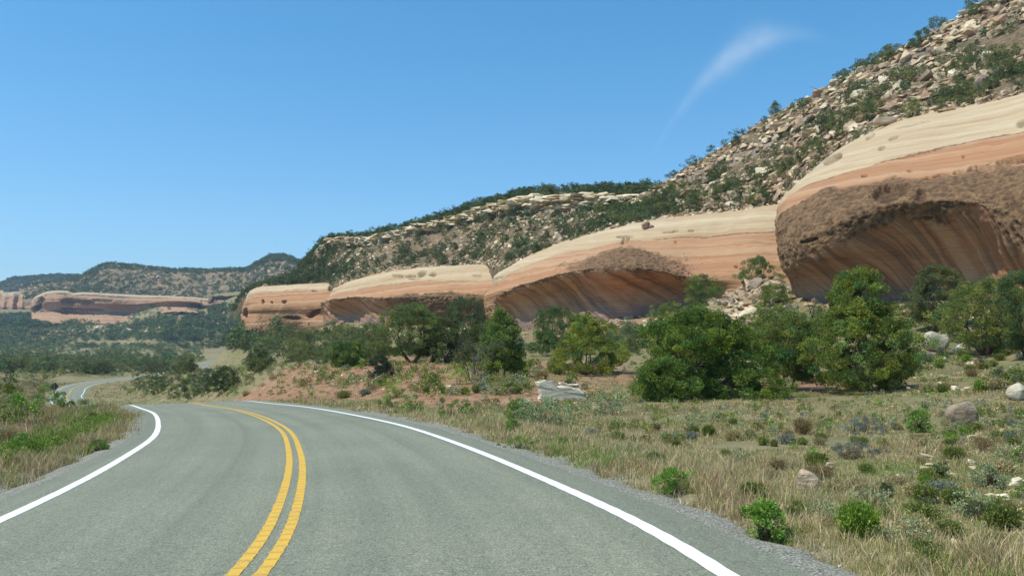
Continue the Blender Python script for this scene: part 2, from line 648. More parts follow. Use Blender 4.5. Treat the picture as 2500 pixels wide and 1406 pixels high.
bump(nt, b, math_(nt, 'ADD', n3, math_(nt, 'MULTIPLY', n2, 2.0)), 0.7, 0.12)
me = make_mesh("ground", np.stack([GX, GY, GZ], -1), np.vstack([grid_faces(*GX.shape)]), gm, None, True,
               {"red": red, "edge": np.clip((edge - 4.75) / 0.45, -1, 4)})
tag(link("ground", me), kind="structure")

# ------------------------------------------------------------------ road sheets
rm, nt, b = new_mat("asphalt")
p = objpos(nt)
agg = noise_node(nt, 55, 3, 0.85, p)
agg2 = noise_node(nt, 17, 3, 0.7, p)
big = noise_node(nt, 0.22, 5, 0.6, p)
c = ramp(nt, agg, [(0.36, (0.10, 0.098, 0.076)), (0.5, (0.232, 0.226, 0.172)), (0.64, (0.42, 0.405, 0.315))])
c = mix(nt, 1.0, c, ramp(nt, agg2, [(0.3, (0.74, 0.79, 0.70)), (0.5, (0.95, 1.0, 0.88)), (0.7, (1.12, 1.2, 1.06))]), 'MULTIPLY')
c = mix(nt, 1.0, c, ramp(nt, big, [(0.3, (0.88, 0.9, 0.89)), (0.7, (1.1, 1.1, 1.09))]), 'MULTIPLY')
off = attr(nt, "off").outputs["Fac"]
al = attr(nt, "along").outputs["Fac"]
cv = N(nt, "ShaderNodeCombineXYZ")
nt.links.new(off, cv.inputs[0])
nt.links.new(al, cv.inputs[1])
strk = noise_node(nt, 1.0, 4, 0.6, mapping(nt, cv.outputs[0], (2.2, 0.035, 1)))
c = mix(nt, 1.0, c, ramp(nt, strk, [(0.3, (0.84, 0.84, 0.85)), (0.52, (0.98, 0.97, 0.98)), (0.72, (1.07, 1.05, 1.05))]), 'MULTIPLY')
for o0_, w0_, a0_ in ((-1.15, 0.10, 0.16), (-2.65, 0.28, 0.07), (-0.95, 0.28, 0.05), (0.95, 0.28, 0.06), (2.6, 0.28, 0.07)):
    tq = math_(nt, 'POWER', 2.718, math_(nt, 'MULTIPLY', math_(nt, 'POWER', math_(nt, 'DIVIDE', math_(nt, 'ABSOLUTE', math_(nt, 'SUBTRACT', off, o0_)), w0_), 2.0), -1.0))
    c = mix(nt, math_(nt, 'MULTIPLY', math_(nt, 'MULTIPLY', tq, a0_), math_(nt, 'MULTIPLY_ADD', big, 2.2, -0.3, True)), c, (0.05, 0.05, 0.042))
edgeo = math_(nt, 'ADD', math_(nt, 'ABSOLUTE', off), math_(nt, 'MULTIPLY_ADD', agg2, 0.16, -0.08))
c = mix(nt, ramp(nt, math_(nt, 'MULTIPLY_ADD', edgeo, 1.0, -3.72, True), [(0.0, (0, 0, 0)), (0.12, (0.22, 0.22, 0.22))]), c, (0.12, 0.125, 0.10))
nt.links.new(c, b.inputs["Base Color"])
b.inputs["Roughness"].default_value = 0.8
b.inputs["Specular IOR Level"].default_value = 0.3
bump(nt, b, agg, 0.35, 0.01)


def ribbon(name, s0, s1, o0, o1, step, lift, mat, nacross=2, edge_noise=0.0, extra=None, solid=0.0):
    t = np.arange(s0, s1, step)
    idx = np.interp(t, CLt, np.arange(len(CLt)))
    i0 = np.clip(idx.astype(int), 0, len(CLt) - 2)
    f = (idx - i0)[:, None]
    C = CLs[i0] * (1 - f) + CLs[i0 + 1] * f
    Nn = CLn[i0] * (1 - f) + CLn[i0 + 1] * f
    cr = CROSS[i0] * (1 - f[:, 0]) + CROSS[i0 + 1] * f[:, 0]
    a0 = o0(i0, t) if callable(o0) else np.full(len(t), float(o0))
    a1 = o1(i0, t) if callable(o1) else np.full(len(t), float(o1))
    rows = []
    for k in range(nacross):
        w = k / (nacross - 1)
        o = a0 * (1 - w) + a1 * w
        rows.append(np.stack([C[:, 0] + Nn[:, 0] * o, C[:, 1] + Nn[:, 1] * o, C[:, 2] + cr * o + lift], -1))
    offs = [a0 * (1 - k / (nacross - 1)) + a1 * k / (nacross - 1) for k in range(nacross)]
    if solid:
        rows = [rows[0] - [0, 0, solid]] + rows + [rows[-1] - [0, 0, solid]]
        offs = [offs[0]] + offs + [offs[-1]]
    V = np.stack(rows, 1)
    if extra is not None:
        V[..., 2] += extra(t)[:, None]
    at = {"off": np.stack(offs, 1).ravel(), "along": np.repeat(t[:, None], V.shape[1], 1).ravel()}
    F = grid_faces(V.shape[0], V.shape[1])[:, ::-1]
    me = make_mesh(name, V, F, mat, None, False, at)
    return link(name, me)


S_TOT = CLt[-1]
S0 = float(np.interp(-20, CLs[:120 * 2, 1], CLt[:240]))


def wob(t, s, amp):
    return vnoise(np.stack([t * 1.1, t * 0 + s, t * 0], -1), 3) * amp + vnoise(np.stack([t * 5, t * 0 + s, t * 0], -1), 4) * amp * 0.5


o = ribbon("road", 10, S_TOT, lambda i, t: -(DL[i] + 0.60 + wob(t, 1, .03)), lambda i, t: DR[i] + 0.62 + wob(t, 2, .03), 0.25, 0.0, rm, 13, solid=0.12)
tag(o, kind="structure")

# gravel shoulders beside the asphalt
gvm, nt, b = new_mat("gravel_bed")
p = objpos(nt)
c = ramp(nt, noise_node(nt, 38, 3, 0.8, p), [(0.38, (0.085, 0.08, 0.06)), (0.5, (0.235, 0.225, 0.17)), (0.62, (0.50, 0.48, 0.39))])
nt.links.new(c, b.inputs["Base Color"])
bump(nt, b, noise_node(nt, 30, 3, 0.8, p), 0.8, 0.03)
for sg in (-1, 1):
    oo = DR if sg > 0 else DL
    o = ribbon("gravel_shoulder", 10, float(np.interp(62, CLs[:250, 1], CLt[:250])), (lambda i, t, sg=sg, oo=oo: sg * (oo[i] + 0.56)), (lambda i, t, sg=sg, oo=oo: sg * (oo[i] + (1.2 if sg > 0 else 1.02) + wob(t, 12, .16))), 0.10, -0.006, gvm, 8)
    n_ = len(o.data.vertices)
    V_ = np.empty(n_ * 3, np.float32)
    o.data.vertices.foreach_get("co", V_)
    V_ = V_.reshape(-1, 8, 3)
    V_[..., 2] -= np.array([0.02, 0, .006, .012, .02, .035, .06, .11])
    V_[..., 2] += fbm(V_.astype(float) * [3, 3, 0], 3, 77) * .02 * np.array([0, 0, 1, 1, 1, 1, 1, 1])
    o.data.vertices.foreach_set("co", V_.ravel())
    if sg > 0:
        o.data.flip_normals()
    tag(o, kind="structure")
# earth shoulders that carry the road down to the natural ground beyond the crest
for sg in (-1, 1):
    o = ribbon("shoulder", float(np.interp(46, CLs[:200, 1], CLt[:200])), S_TOT, (lambda i, t, sg=sg: sg * 4.1), (lambda i, t, sg=sg: sg * (7.0 + 0.006 * t)), 1.5, -0.012, gm, 3)
    V_ = np.empty(len(o.data.vertices) * 3, np.float32)
    o.data.vertices.foreach_get("co", V_)
    V_ = V_.reshape(-1, 3, 3)
    dist_ = np.hypot(V_[:, 0, 0], V_[:, 0, 1])
    V_[:, 1, 2] -= 0.06 + 0.0002 * dist_
    V_[:, 2, 2] -= 0.30 + 0.0014 * dist_
    o.data.vertices.foreach_set("co", V_.ravel())
    a_ = o.data.attributes.new("edge", 'FLOAT', 'POINT')
    a_.data.foreach_set("value", np.full(len(o.data.vertices), 3.0, np.float32))
    if sg > 0:
        o.data.flip_normals()
    tag(o, kind="structure")

wm, nt, b = new_mat("white_paint")
p = objpos(nt)
nn = noise_node(nt, 60, 3, 0.8, p)
nb = noise_node(nt, 1.5, 4, 0.6, p)
c = mix(nt, ramp(nt, math_(nt, 'MULTIPLY_ADD', nb, 0.35, nn), [(0.84, (0, 0, 0)), (0.98, (0.75, 0.75, 0.75))]), (0.78, 0.79, 0.77), (0.32, 0.33, 0.30))
nt.links.new(c, b.inputs["Base Color"])
ym, nt, b = new_mat("yellow_paint")
p = objpos(nt)
nn = noise_node(nt, 45, 3, 0.8, p)
nb = noise_node(nt, 2.5, 4, 0.6, p)
c = mix(nt, ramp(nt, math_(nt, 'MULTIPLY_ADD', nb, 0.35, nn), [(0.70, (0, 0, 0)), (0.86, (0.9, 0.9, 0.9))]), (0.70, 0.42, 0.06), (0.25, 0.22, 0.13))
al = attr(nt, "along").outputs["Fac"]
gr = math_(nt, 'MULTIPLY_ADD', math_(nt, 'SINE', math_(nt, 'MULTIPLY', al, 2 * math.pi / 0.30)), 0.5, 0.5)
c = mix(nt, math_(nt, 'MULTIPLY', ramp(nt, gr, [(0.75, (0, 0, 0)), (1.0, (1, 1, 1))]), math_(nt, 'MULTIPLY_ADD', nn, 1.2, -0.1, True)), c, (0.30, 0.22, 0.09))
nt.links.new(c, b.inputs["Base Color"])

sp = lambda y: float(np.interp(y, CLs[:, 1][:400], CLt[:400]))
for nm, fo, sg in (("edge_line", lambda i, t: DR[i], 1), ("edge_line", lambda i, t: -DL[i], -1)):
    tag(ribbon(nm, 10, S_TOT, (lambda i, t, fo=fo: fo(i, t) - 0.085 + wob(t, 5, .004)), (lambda i, t, fo=fo: fo(i, t) + 0.085 + wob(t, 8, .004)), 0.25, 0.004, wm), kind="structure")


def groove(t):
    return -0.0025 * np.clip(np.sin(t * 2 * math.pi / 0.30), 0, 1)


def serr(t, s):
    return (0.013 * (np.sin(t * 2 * math.pi / 0.30) > 0.2) + vnoise(np.stack([t * 9, t * 0 + s, t * 0], -1), 4) * 0.007)


s_mid = sp(40)
for k, (a, bb) in enumerate(((-0.175, -0.058), (0.062, 0.178))):
    tag(ribbon("centre_line", 10, s_mid, (lambda i, t, a=a: a - serr(t, 3)), (lambda i, t, bb=bb: bb + serr(t, 9) * (0.3 if bb < 0 else 0.5)), 0.05, 0.0055, ym, 2, extra=groove), kind="structure")
    tag(ribbon("centre_line", s_mid, S_TOT, a, bb, 0.6, 0.0055, ym, 2), kind="structure")

# ------------------------------------------------------------------ lofted rock masses
def loft(cols, nu, nv):
    """cols: per column a list of (px, py, depth) from top to bottom; returns world grid (nu, nv, 3) with u, v (row index)"""
    A = np.array(cols, float)
    W = unproj(A[..., 0], A[..., 1], A[..., 2])
    G = catmull(W, nu)
    G = np.swapaxes(catmull(np.swapaxes(G, 0, 1), nv), 0, 1)
    px = catmull(A[:, :, 0], nu)
    vv = np.linspace(0, A.shape[1] - 1, nv)
    return G, vv


def normals(G):
    du = np.gradient(G, axis=0)
    dv = np.gradient(G, axis=1)
    n = np.cross(du, dv)
    n /= np.linalg.norm(n, axis=-1)[..., None] + 1e-9
    return n


def face_cam(n, G):
    s = np.sign(-(n * (G - np.array([0, 0, EYE]))).sum(-1).mean())
    return n * (s if s != 0 else 1)


def strata(z, s, k=1.0):
    z = np.asarray(z) * k
    return vnoise(np.stack([z * 0 + s, z * 0, z * 1.3], -1), 21) * 0.6 + vnoise(np.stack([z * 0 + s, z * 0, z * 4.1], -1), 22) * 0.4


CREAM = np.array([0.475, 0.345, 0.20])
CREAM2 = np.array([0.55, 0.432, 0.275])
ORANGE = np.array([0.40, 0.205, 0.102])
ORANGE2 = np.array([0.475, 0.275, 0.148])
VARN = np.array([0.155, 0.09, 0.05])
VARN2 = np.array([0.315, 0.195, 0.10])
ALC = np.array([0.37, 0.178, 0.094])
ALC2 = np.array([0.49, 0.28, 0.155])
ALCD = np.array([0.14, 0.09, 0.062])
PINK = np.array([0.50, 0.30, 0.22])

sm, nt, b = new_mat("sandstone")
a = attr(nt, "Col")
p = objpos(nt)
sx = N(nt, "ShaderNodeSeparateXYZ")
nt.links.new(p, sx.inputs[0])
wav = noise_node(nt, 1.0, 5, 0.6, mapping(nt, p, (0.05, 0.05, 2.2)), 0.6)
fine = noise_node(nt, 4.5, 7, 0.75, mapping(nt, p, (1, 1, 0.55)))
rough_ = attr(nt, "rough").outputs["Fac"]
smooth_ = math_(nt, 'SUBTRACT', 1.0, rough_, None, True)
c = mix(nt, smooth_, (1, 1, 1), ramp(nt, wav, [(0.3, (0.86, 0.80, 0.74)), (0.45, (1, 1, 1)), (0.6, (1.04, 1.03, 1.02)), (0.72, (1.12, 1.14, 1.18))]))
bed = noise_node(nt, 1.0, 3, 0.7, mapping(nt, p, (0.035, 0.035, 5.5)), 0.3)
bedl = ramp(nt, bed, [(0.455, (1, 1, 1)), (0.475, (0.72, 0.66, 0.6)), (0.495, (1, 1, 1)), (0.60, (1, 1, 1)), (0.61, (0.8, 0.76, 0.7)), (0.625, (1, 1, 1))])
c = mix(nt, smooth_, c, mix(nt, 1.0, c, bedl, 'MULTIPLY'))
c = mix(nt, 1.0, a.outputs["Color"], c, 'MULTIPLY')
spk = ramp(nt, fine, [(0.34, (0.42, 0.38, 0.35)), (0.47, (0.9, 0.88, 0.86)), (0.6, (1.12, 1.1, 1.08)), (0.72, (1.35, 1.32, 1.3))])
c = mix(nt, rough_, c, mix(nt, 1.0, c, spk, 'MULTIPLY'))
nt.links.new(c, b.inputs["Base Color"])
hgt = math_(nt, 'ADD', math_(nt, 'MULTIPLY', wav, 0.5), math_(nt, 'MULTIPLY', fine, math_(nt, 'MULTIPLY_ADD', rough_, 1.4, 0.25)))
bump(nt, b, hgt, 0.6, 0.5)


def drip_coord(uu, vv):
    return uu


def shallow(cols, f):
    for c_ in cols:
        for r_ in (6, 7, 8):
            x_, y_, d_ = c_[r_]
            c_[r_] = (x_, y_, c_[5][2] + (d_ - c_[5][2]) * (f if d_ > c_[5][2] else 1))
    return cols


def build_cliff(name, cols, nu, nv, varn, sk, lip, amp=1.0, skew=6.0, label_scale=1.0, pale_amt=0.6, pits=()):
    """varn(px, v) -> 0..1 amount of dark varnish colour, painted shade of the far hollows included; lip(px) -> whether the wall under the lip is a smooth streaked alcove"""
    G, vv = loft(cols, nu, nv)
    A = np.array(cols, float)
    n = face_cam(normals(G), G)
    U = np.repeat(np.linspace(0, 1, nu)[:, None], nv, 1)
    V = np.repeat(vv[None, :], nu, 0)
    pix = proj(G)
    PX = pix[..., 0]
    S = np.r_[0, np.cumsum(np.linalg.norm(np.diff(G[:, nv // 2], axis=0), axis=1))][:, None] + 0 * V
    z = G[..., 2]
    nz = fbm(G * 0.6, 4, sk)
    nz2 = fbm(G * 2.3, 3, sk + 5)
    bound = fbm(np.stack([S * 0.25, V * 1.2, V * 0], -1), 4, sk + 2)
    # zones
    cr0, cr1 = (1.93, 2.03) if pale_amt < .5 else (1.7, 2.25)
    cream = 1 - sstep(cr0, cr1, V + 0.10 * bound + 0.03 * nz2)
    alc = sstep(4.85, 5.15, V + bound * 0.5 + 0.25 * nz2) * lip(PX)
    va = np.clip(varn(PX, V + 0.6 * bound), 0, 1)
    va = sstep(0.3, 0.62, va + 0.35 * nz2 + 0.2 * nz) * (1 - alc)
    st1 = strata(z + 0.4 * nz + 0.02 * S, sk, 1.0)
    col = CREAM + (CREAM2 - CREAM) * (0.5 + st1[..., None])
    oc = ORANGE + (ORANGE2 - ORANGE) * np.clip(0.4 + 1.2 * st1[..., None], 0, 1)
    pale = sstep(0.28, 0.5, st1)[..., None] * pale_amt
    oc = oc * (1 - pale * 0.7) + CREAM * 0.95 * pale * 0.7
    col = col * cream[..., None] + oc * (1 - cream[..., None])
    vc = VARN + (VARN2 - VARN) * np.clip(0.5 + 1.6 * nz2[..., None], 0, 1)
    col = col * (1 - va[..., None]) + vc * va[..., None]
    crk = (np.abs(V + 0.10 * bound + 0.03 * nz2 - 2.0) < 0.022) & (va < .1) & (bound > -.28)
    col = np.where(crk[..., None], col * 0.5, col)
    # streaks that run down the alcove wall, leaning to the right
    sl = S + (V - 5) * skew * 0.35 * label_scale
    dr = fbm(np.stack([sl * 0.9 / label_scale, V * 0.25, V * 0], -1), 4, sk + 11, 0.7)
    slw = sl + 0.9 * label_scale * fbm(np.stack([S * 0.35 / label_scale, V * 0.8, V * 0], -1), 3, sk + 14)
    dr2 = fbm(np.stack([slw * 1.1 / label_scale, V * 0.22, V * 0], -1), 4, sk + 15, 0.85) * 1.9
    ac = ALC + (ALC2 - ALC) * np.clip(0.5 + 1.5 * dr[..., None], 0, 1)
    dk = sstep(0.2, 0.5, dr2)[..., None] * 0.55
    ac = ac * (1 - dk) + ALCD * dk
    lt = sstep(0.48, 0.7, -dr2)[..., None] * 0.5
    ac = ac * (1 - lt) + ALC2 * 1.25 * lt
    greyb = sstep(6.35, 6.8, V + 0.3 * bound)[..., None] * 0.6
    ac = ac * (1 - greyb) + np.array([0.24, 0.2, 0.18]) * greyb
    col = col * (1 - alc[..., None]) + ac * alc[..., None]
    # relief: bedding steps on the open slope, pocks in the varnish, flutes in the alcove
    fade = sstep(0.3, 1.0, V)
    h = (0.10 * st1 * (1 - alc) + va * (0.35 * nz + 0.22 * nz2) + alc * (0.20 * dr - 0.12 * sstep(0.2, 0.5, dr2) + 0.25 * nz) + 0.35 * fbm(G * 0.18, 3, sk + 30)) * amp
    PY = pix[..., 1]
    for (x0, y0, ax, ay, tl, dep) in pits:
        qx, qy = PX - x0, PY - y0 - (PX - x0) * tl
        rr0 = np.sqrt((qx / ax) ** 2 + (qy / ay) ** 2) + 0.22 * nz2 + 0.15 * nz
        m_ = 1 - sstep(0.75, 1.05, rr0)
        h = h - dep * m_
        col = col * (1 - 0.35 * m_[..., None])  # recess shade also put into the pit colour
    if label_scale > 4:
        col = col * 0.72 + np.array([0.36, 0.27, 0.19]) * 0.28
    G = G + n * (h * fade)[..., None]
    me = make_mesh(name, G, grid_faces(nu, nv), sm, col.reshape(-1, 3), True, {"rough": (va + 0.25 * alc * 0).ravel()})
    return G, me


def gauss(x, m, s):
    return np.exp(-((x - m) / s) ** 2)


D1 = [
    [(3000, 60, 105), (3000, 120, 78), (3000, 260, 66), (3000, 380, 58), (3000, 450, 53), (3000, 560, 53), (3000, 640, 58), (3000, 690, 60), (3000, 780, 60)],
    [(2720, 150, 122), (2720, 185, 97), (2720, 285, 84), (2720, 420, 72), (2720, 500, 66), (2720, 600, 66), (2720, 660, 73), (2720, 715, 75), (2720, 790, 75)],
    [(2500, 205, 135), (2500, 235, 110), (2500, 322, 98), (2500, 425, 86), (2500, 480, 79), (2500, 600, 78), (2500, 665, 86), (2500, 722, 88), (2500, 800, 88)],
    [(2350, 243, 138), (2350, 270, 116), (2350, 352, 103), (2350, 435, 91), (2355, 478, 85), (2375, 515, 84), (2390, 630, 92), (2390, 725, 94), (2390, 800, 94)],
    [(2170, 296, 142), (2170, 314, 120), (2170, 392, 107), (2170, 445, 96), (2170, 490, 90), (2185, 535, 90), (2225, 640, 96), (2240, 735, 98), (2240, 800, 98)],
    [(2045, 366, 142), (2042, 381, 122), (2055, 425, 110), (2040, 470, 100), (2030, 530, 93), (2030, 592, 92), (2055, 670, 97), (2070, 740, 99), (2070, 800, 99)],
    [(1970, 428, 142), (1962, 437, 126), (1960, 458, 114), (1948, 505, 103), (1943, 570, 97), (1948, 632, 96), (1972, 685, 99), (1985, 742, 100), (1985, 800, 100)],
    [(1940, 462, 142), (1925, 470, 129), (1913, 487, 117), (1903, 525, 107), (1903, 585, 101), (1912, 640, 100), (1935, 692, 102), (1947, 745, 103), (1947, 800, 103)],
    [(1945, 478, 146), (1908, 498, 136), (1900, 515, 126), (1896, 545, 115), (1898, 590, 109), (1909, 640, 108), (1932, 692, 109), (1944, 745, 110), (1944, 800, 110)],
    [(1990, 490, 152), (1930, 515, 147), (1925, 532, 139), (1920, 562, 129), (1924, 602, 123), (1935, 645, 121), (1950, 692, 120), (1960, 745, 120), (1960, 800, 120)],
    [(2060, 495, 158), (2010, 525, 158), (2010, 540, 152), (2010, 570, 142), (2012, 610, 136), (2015, 650, 133), (2020, 695, 132), (2025, 745, 132), (2025, 800, 132)],
]
G1, me = build_cliff("sandstone_cliff", shallow(D1, .36), 620, 420, lambda x, v: sstep(2.75, 3.3, v + 0.25 * gauss(x, 2050, 120)) * 0.95, 3,
                     lambda x: sstep(1905, 1990, x), 1.0, 7.0, 1.0, 0.25,
                     pits=[(2032, 388, 24, 11, -.35, 1.3), (2490, 390, 60, 9, -.12, 1.5), (2385, 408, 26, 6, -.2, 1.0), (2340, 417, 16, 5, -.2, .9), (2300, 425, 22, 5, -.2, .9), (2270, 432, 20, 3.5, -.1, .7),
                           (2440, 398, 9, 5, -.1, .8), (2222, 419, 6, 4, 0, .6), (2352, 381, 4, 4, 0, .5), (2153, 361, 9, 4, -.4, .5), (2182, 336, 14, 4, -.3, .5), (2230, 306, 45, 2.5, -.22, .5),
                           (2125, 334, 12, 5, -.5, .5), (2495, 300, 14, 9, -.3, .8), (2175, 470, 50, 22, -.12, .9), (2110, 430, 8, 5, 0, .5), (1975, 588, 22, 5, -.25, .6), (2250, 478, 14, 16, 0, .6)])
cl = link("sandstone_cliff", me)
tag(cl, "huge rounded sandstone dome with cream top and dark streaked overhang right of the road", "cliff")

D2 = []
_x2 = [1980, 1900, 1800, 1700, 1600, 1500, 1400, 1300, 1238, 1208]
_r = {
    1: [(492, 177), (504, 173), (518, 175), (527, 178), (541, 182), (560, 186), (587, 191), (622, 197), (654, 203), (676, 210)],
    2: [(560, 166), (565, 164), (572, 166), (578, 169), (585, 172), (594, 176), (616, 182), (645, 189), (674, 197), (696, 205)],
    3: [(610, 160), (615, 159), (622, 160), (632, 162), (622, 162), (612, 165), (635, 172), (665, 181), (693, 189), (708, 198)],
    4: [(645, 156), (650, 155), (655, 155), (662, 154), (645, 152), (640, 154), (655, 162), (682, 172), (706, 181), (718, 191)],
    5: [(668, 154), (675, 153), (680, 152), (684, 150), (664, 149), (662, 151), (668, 160), (694, 170), (722, 180), (735, 190)],
    6: [(700, 152), (705, 151), (712, 151), (706, 157), (708, 162), (715, 165), (725, 173), (740, 181), (755, 187), (762, 194)],
    7: [(740, 149), (742, 149), (745, 150), (748, 157), (765, 163), (778, 165), (788, 172), (800, 181), (803, 188), (806, 195)],
}
for k, x in enumerate(_x2):
    c1 = _r[1][k]
    D2.append([(x + (15 if k > 7 else 0), c1[0] - 6, c1[1] + 25)] + [(x - (18 if (r >= 4 and k >= 8) else 0), _r[r][k][0], _r[r][k][1]) for r in range(1, 8)] + [(x, 830, _r[7][k][1])])
D2.append([(1240, 672, 240), (1216, 684, 222), (1205, 700, 216), (1196, 712, 208), (1190, 722, 200), (1188, 738, 199), (1190, 765, 202), (1196, 808, 203), (1196, 830, 203)])
D2.append([(1290, 690, 250), (1270, 700, 240), (1265, 712, 235), (1260, 722, 228), (1250, 730, 220), (1250, 745, 218), (1250, 768, 220), (1250, 808, 222), (1250, 830, 222)])
G2, me = build_cliff("sandstone_cliff", shallow(D2, .45), 560, 300,
                     lambda x, v: gauss(x, 1525, 150) * sstep(2.6, 3.4, v) * 1.0 + 0.9 * sstep(4.3, 4.9, v) * sstep(1180, 1240, x) * (1 - sstep(1690, 1740, x)), 13,
                     lambda x: sstep(1195, 1225, x) * (1 - sstep(1670, 1710, x)), 1.3, 11.0, 1.7,
                     pits=[(1525, 578, 22, 3, 0, 1.0), (1521, 590, 5, 9, -.8, .9), (1532, 585, 4, 8, -.8, .8), (1632, 567, 14, 2.5, 0, .7), (1650, 565, 8, 2.5, 0, .7), (1650, 591, 4, 3, 0, .6), (1688, 564, 8, 2.5, 0, .6)])
tag(link("sandstone_cliff", me), "banded cream and orange sandstone cliff with a wide shaded alcove, middle of the row", "cliff")

D3 = []
_x3 = [1290, 1190, 1100, 1000, 930, 870, 828, 812]
_r = {
    1: [(644, 244), (650, 246), (652, 252), (658, 266), (668, 282), (684, 297), (701, 308), (710, 318)],
    2: [(682, 232), (684, 234), (686, 240), (690, 255), (697, 271), (707, 287), (716, 299), (721, 309)],
    3: [(704, 228), (704, 229), (703, 235), (705, 250), (711, 265), (718, 281), (726, 292), (730, 303)],
    4: [(722, 225), (722, 226), (718, 232), (720, 246), (724, 261), (724, 276), (730, 287), (735, 298)],
    5: [(732, 224), (734, 225), (728, 231), (728, 245), (730, 259), (728, 275), (735, 285), (742, 296)],
    6: [(765, 226), (765, 227), (760, 234), (752, 249), (757, 266), (757, 282), (760, 292), (766, 300)],
    7: [(806, 226), (806, 228), (796, 236), (790, 251), (786, 266), (786, 282), (788, 293), (790, 301)],
}
for k, x in enumerate(_x3):
    c1 = _r[1][k]
    D3.append([(x, c1[0] - 4, c1[1] + 25)] + [(x - (18 if (r >= 3 and k >= 6) else 0), _r[r][k][0], _r[r][k][1]) for r in range(1, 8)] + [(x - (10 if k >= 6 else 0), 825, _r[7][k][1])])
D3.append([(840, 712, 345), (812, 718, 330), (805, 727, 322), (795, 735, 314), (788, 740, 308), (787, 746, 306), (793, 768, 308), (797, 790, 309), (797, 825, 309)])
D3.append([(880, 718, 360), (850, 724, 348), (840, 732, 340), (830, 740, 335), (825, 744, 330), (825, 750, 328), (825, 770, 328), (825, 790, 328), (825, 825, 328)])
G3, me = build_cliff("sandstone_cliff", shallow(D3, .8), 420, 200,
                     lambda x, v: 0.85 * sstep(3.2, 4.3, v) * sstep(905, 1000, x) + 0.9 * sstep(4.3, 4.8, v) * (1 - sstep(930, 960, x)), 23,
                     lambda x: sstep(785, 800, x) * (1 - sstep(935, 955, x)), 1.6, 16.0, 2.6,
                     pits=[(1057, 671, 9, 5, 0, 2.0), (1030, 668, 11, 7, -.3, 1.8), (1000, 674, 14, 3, 0, 1.5), (970, 674, 16, 3, 0, 1.5), (1165, 673, 13, 2, 0, 1.0), (1012, 681, 18, 1.6, 0, 1.0)])
tag(link("sandstone_cliff", me), "low cream capped sandstone cliff with a small shadowed alcove at its left end", "cliff")

D4 = []
_x4 = [880, 800, 740, 680, 640, 618, 606]
_r = {
    1: [(686, 340), (691, 343), (695, 349), (698, 357), (701, 363), (706, 369), (716, 376)],
    2: [(706, 332), (707, 335), (708, 341), (712, 349), (715, 355), (719, 361), (727, 369)],
    3: [(722, 328), (722, 331), (724, 337), (727, 345), (730, 351), (734, 357), (738, 366)],
    4: [(738, 325), (738, 328), (740, 334), (742, 342), (745, 348), (748, 355), (750, 364)],
    5: [(752, 324), (752, 327), (754, 333), (756, 341), (757, 347), (758, 354), (760, 363)],
    6: [(768, 325), (768, 328), (768, 334), (768, 342), (768, 348), (768, 355), (770, 364)],
    7: [(792, 323), (790, 326), (790, 332), (790, 339), (790, 346), (790, 352), (790, 361)],
}
for k, x in enumerate(_x4):
    c1 = _r[1][k]
    D4.append([(x + (6 if k > 4 else 0), c1[0] - 3, c1[1] + 25)] + [(x - (7 if (r >= 3 and k >= 5) else 0), _r[r][k][0], _r[r][k][1]) for r in range(1, 8)] + [(x - (7 if k >= 5 else 0), 815, _r[7][k][1])])
D4.append([(625, 720, 400), (605, 728, 388), (599, 736, 382), (595, 745, 377), (593, 754, 374), (593, 762, 373), (592, 771, 374), (590, 790, 372), (590, 815, 372)])
D4.append([(660, 725, 415), (630, 735, 410), (626, 742, 405), (622, 750, 400), (620, 757, 398), (620, 765, 397), (620, 773, 397), (620, 790, 397), (620, 815, 397)])
G4, me = build_cliff("sandstone_cliff", D4, 300, 150, lambda x, v: 0.12 + 0.6 * sstep(5.6, 6.3, v) * gauss(x, 690, 60), 33, lambda x: x * 0, 1.6, 10.0, 2.6,
                     pits=[(812, 702, 12, 8, -.5, 2.4), (642, 737, 4, 7, 0, 2.0), (663, 738, 3, 4, 0, 1.6), (694, 737, 7, 5, 0, 2.0), (712, 775, 26, 5, .05, 1.5), (600, 765, 6, 14, 0, 2.5), (766, 765, 18, 8, -.4, 2.5), (768, 709, 9, 3, 0, 1.2)])
tag(link("sandstone_cliff", me), "farthest and smallest cliff of the orange row, blunt nose at the valley", "cliff")

# far cliff band on the left
DF = []
rg = np.random.default_rng(5)
for x, ty, by, d in [(77, 742, 769, 1215), (85, 728, 769, 1200), (100, 720, 769, 1190), (118, 714, 769, 1186), (140, 712, 769, 1180), (165, 713, 769, 1176), (180, 718, 769, 1172), (205, 716, 769, 1168), (260, 719, 770, 1165), (330, 722, 770, 1160),
                     (400, 725, 752, 1140), (480, 729, 752, 1110), (500, 731, 774, 1105), (560, 734, 774, 1080), (600, 736, 760, 1060), (660, 740, 765, 1040), (720, 744, 768, 1020)]:
    h = by - ty
    d += rg.uniform(-9, 9)
    alc = 14 if 470 < x < 590 else 0
    ap = 20 if x < 360 else 12
    DF.append([(x, ty - 3, d + 60), (x, ty, d + 12), (x, ty + h * .12, d + 6), (x, ty + h * .25, d), (x, ty + h * .38, d - 2), (x, ty + h * .45, d - 2 + alc * .3),
               (x, ty + h * .62, d + 5 + alc), (x, by - 1, d - 1 + alc), (x, by + ap, d - 14 - ap * 2.2 + alc * .6)])
DF.insert(0, [(p[0] + 10, p[1] + 3, p[2] + 60) for p in DF[0]])


def far_col(x, v):  # shade of the far hollows painted in with the varnish colour
    return 0.95 * gauss(x, 190, 26) * gauss(v, 3.6, 1.1) + 0.75 * gauss(x, 98, 9) * gauss(v, 3.5, 1.2) + 0.8 * gauss(x, 535, 48) * sstep(3.5, 4.2, v) + 0.25


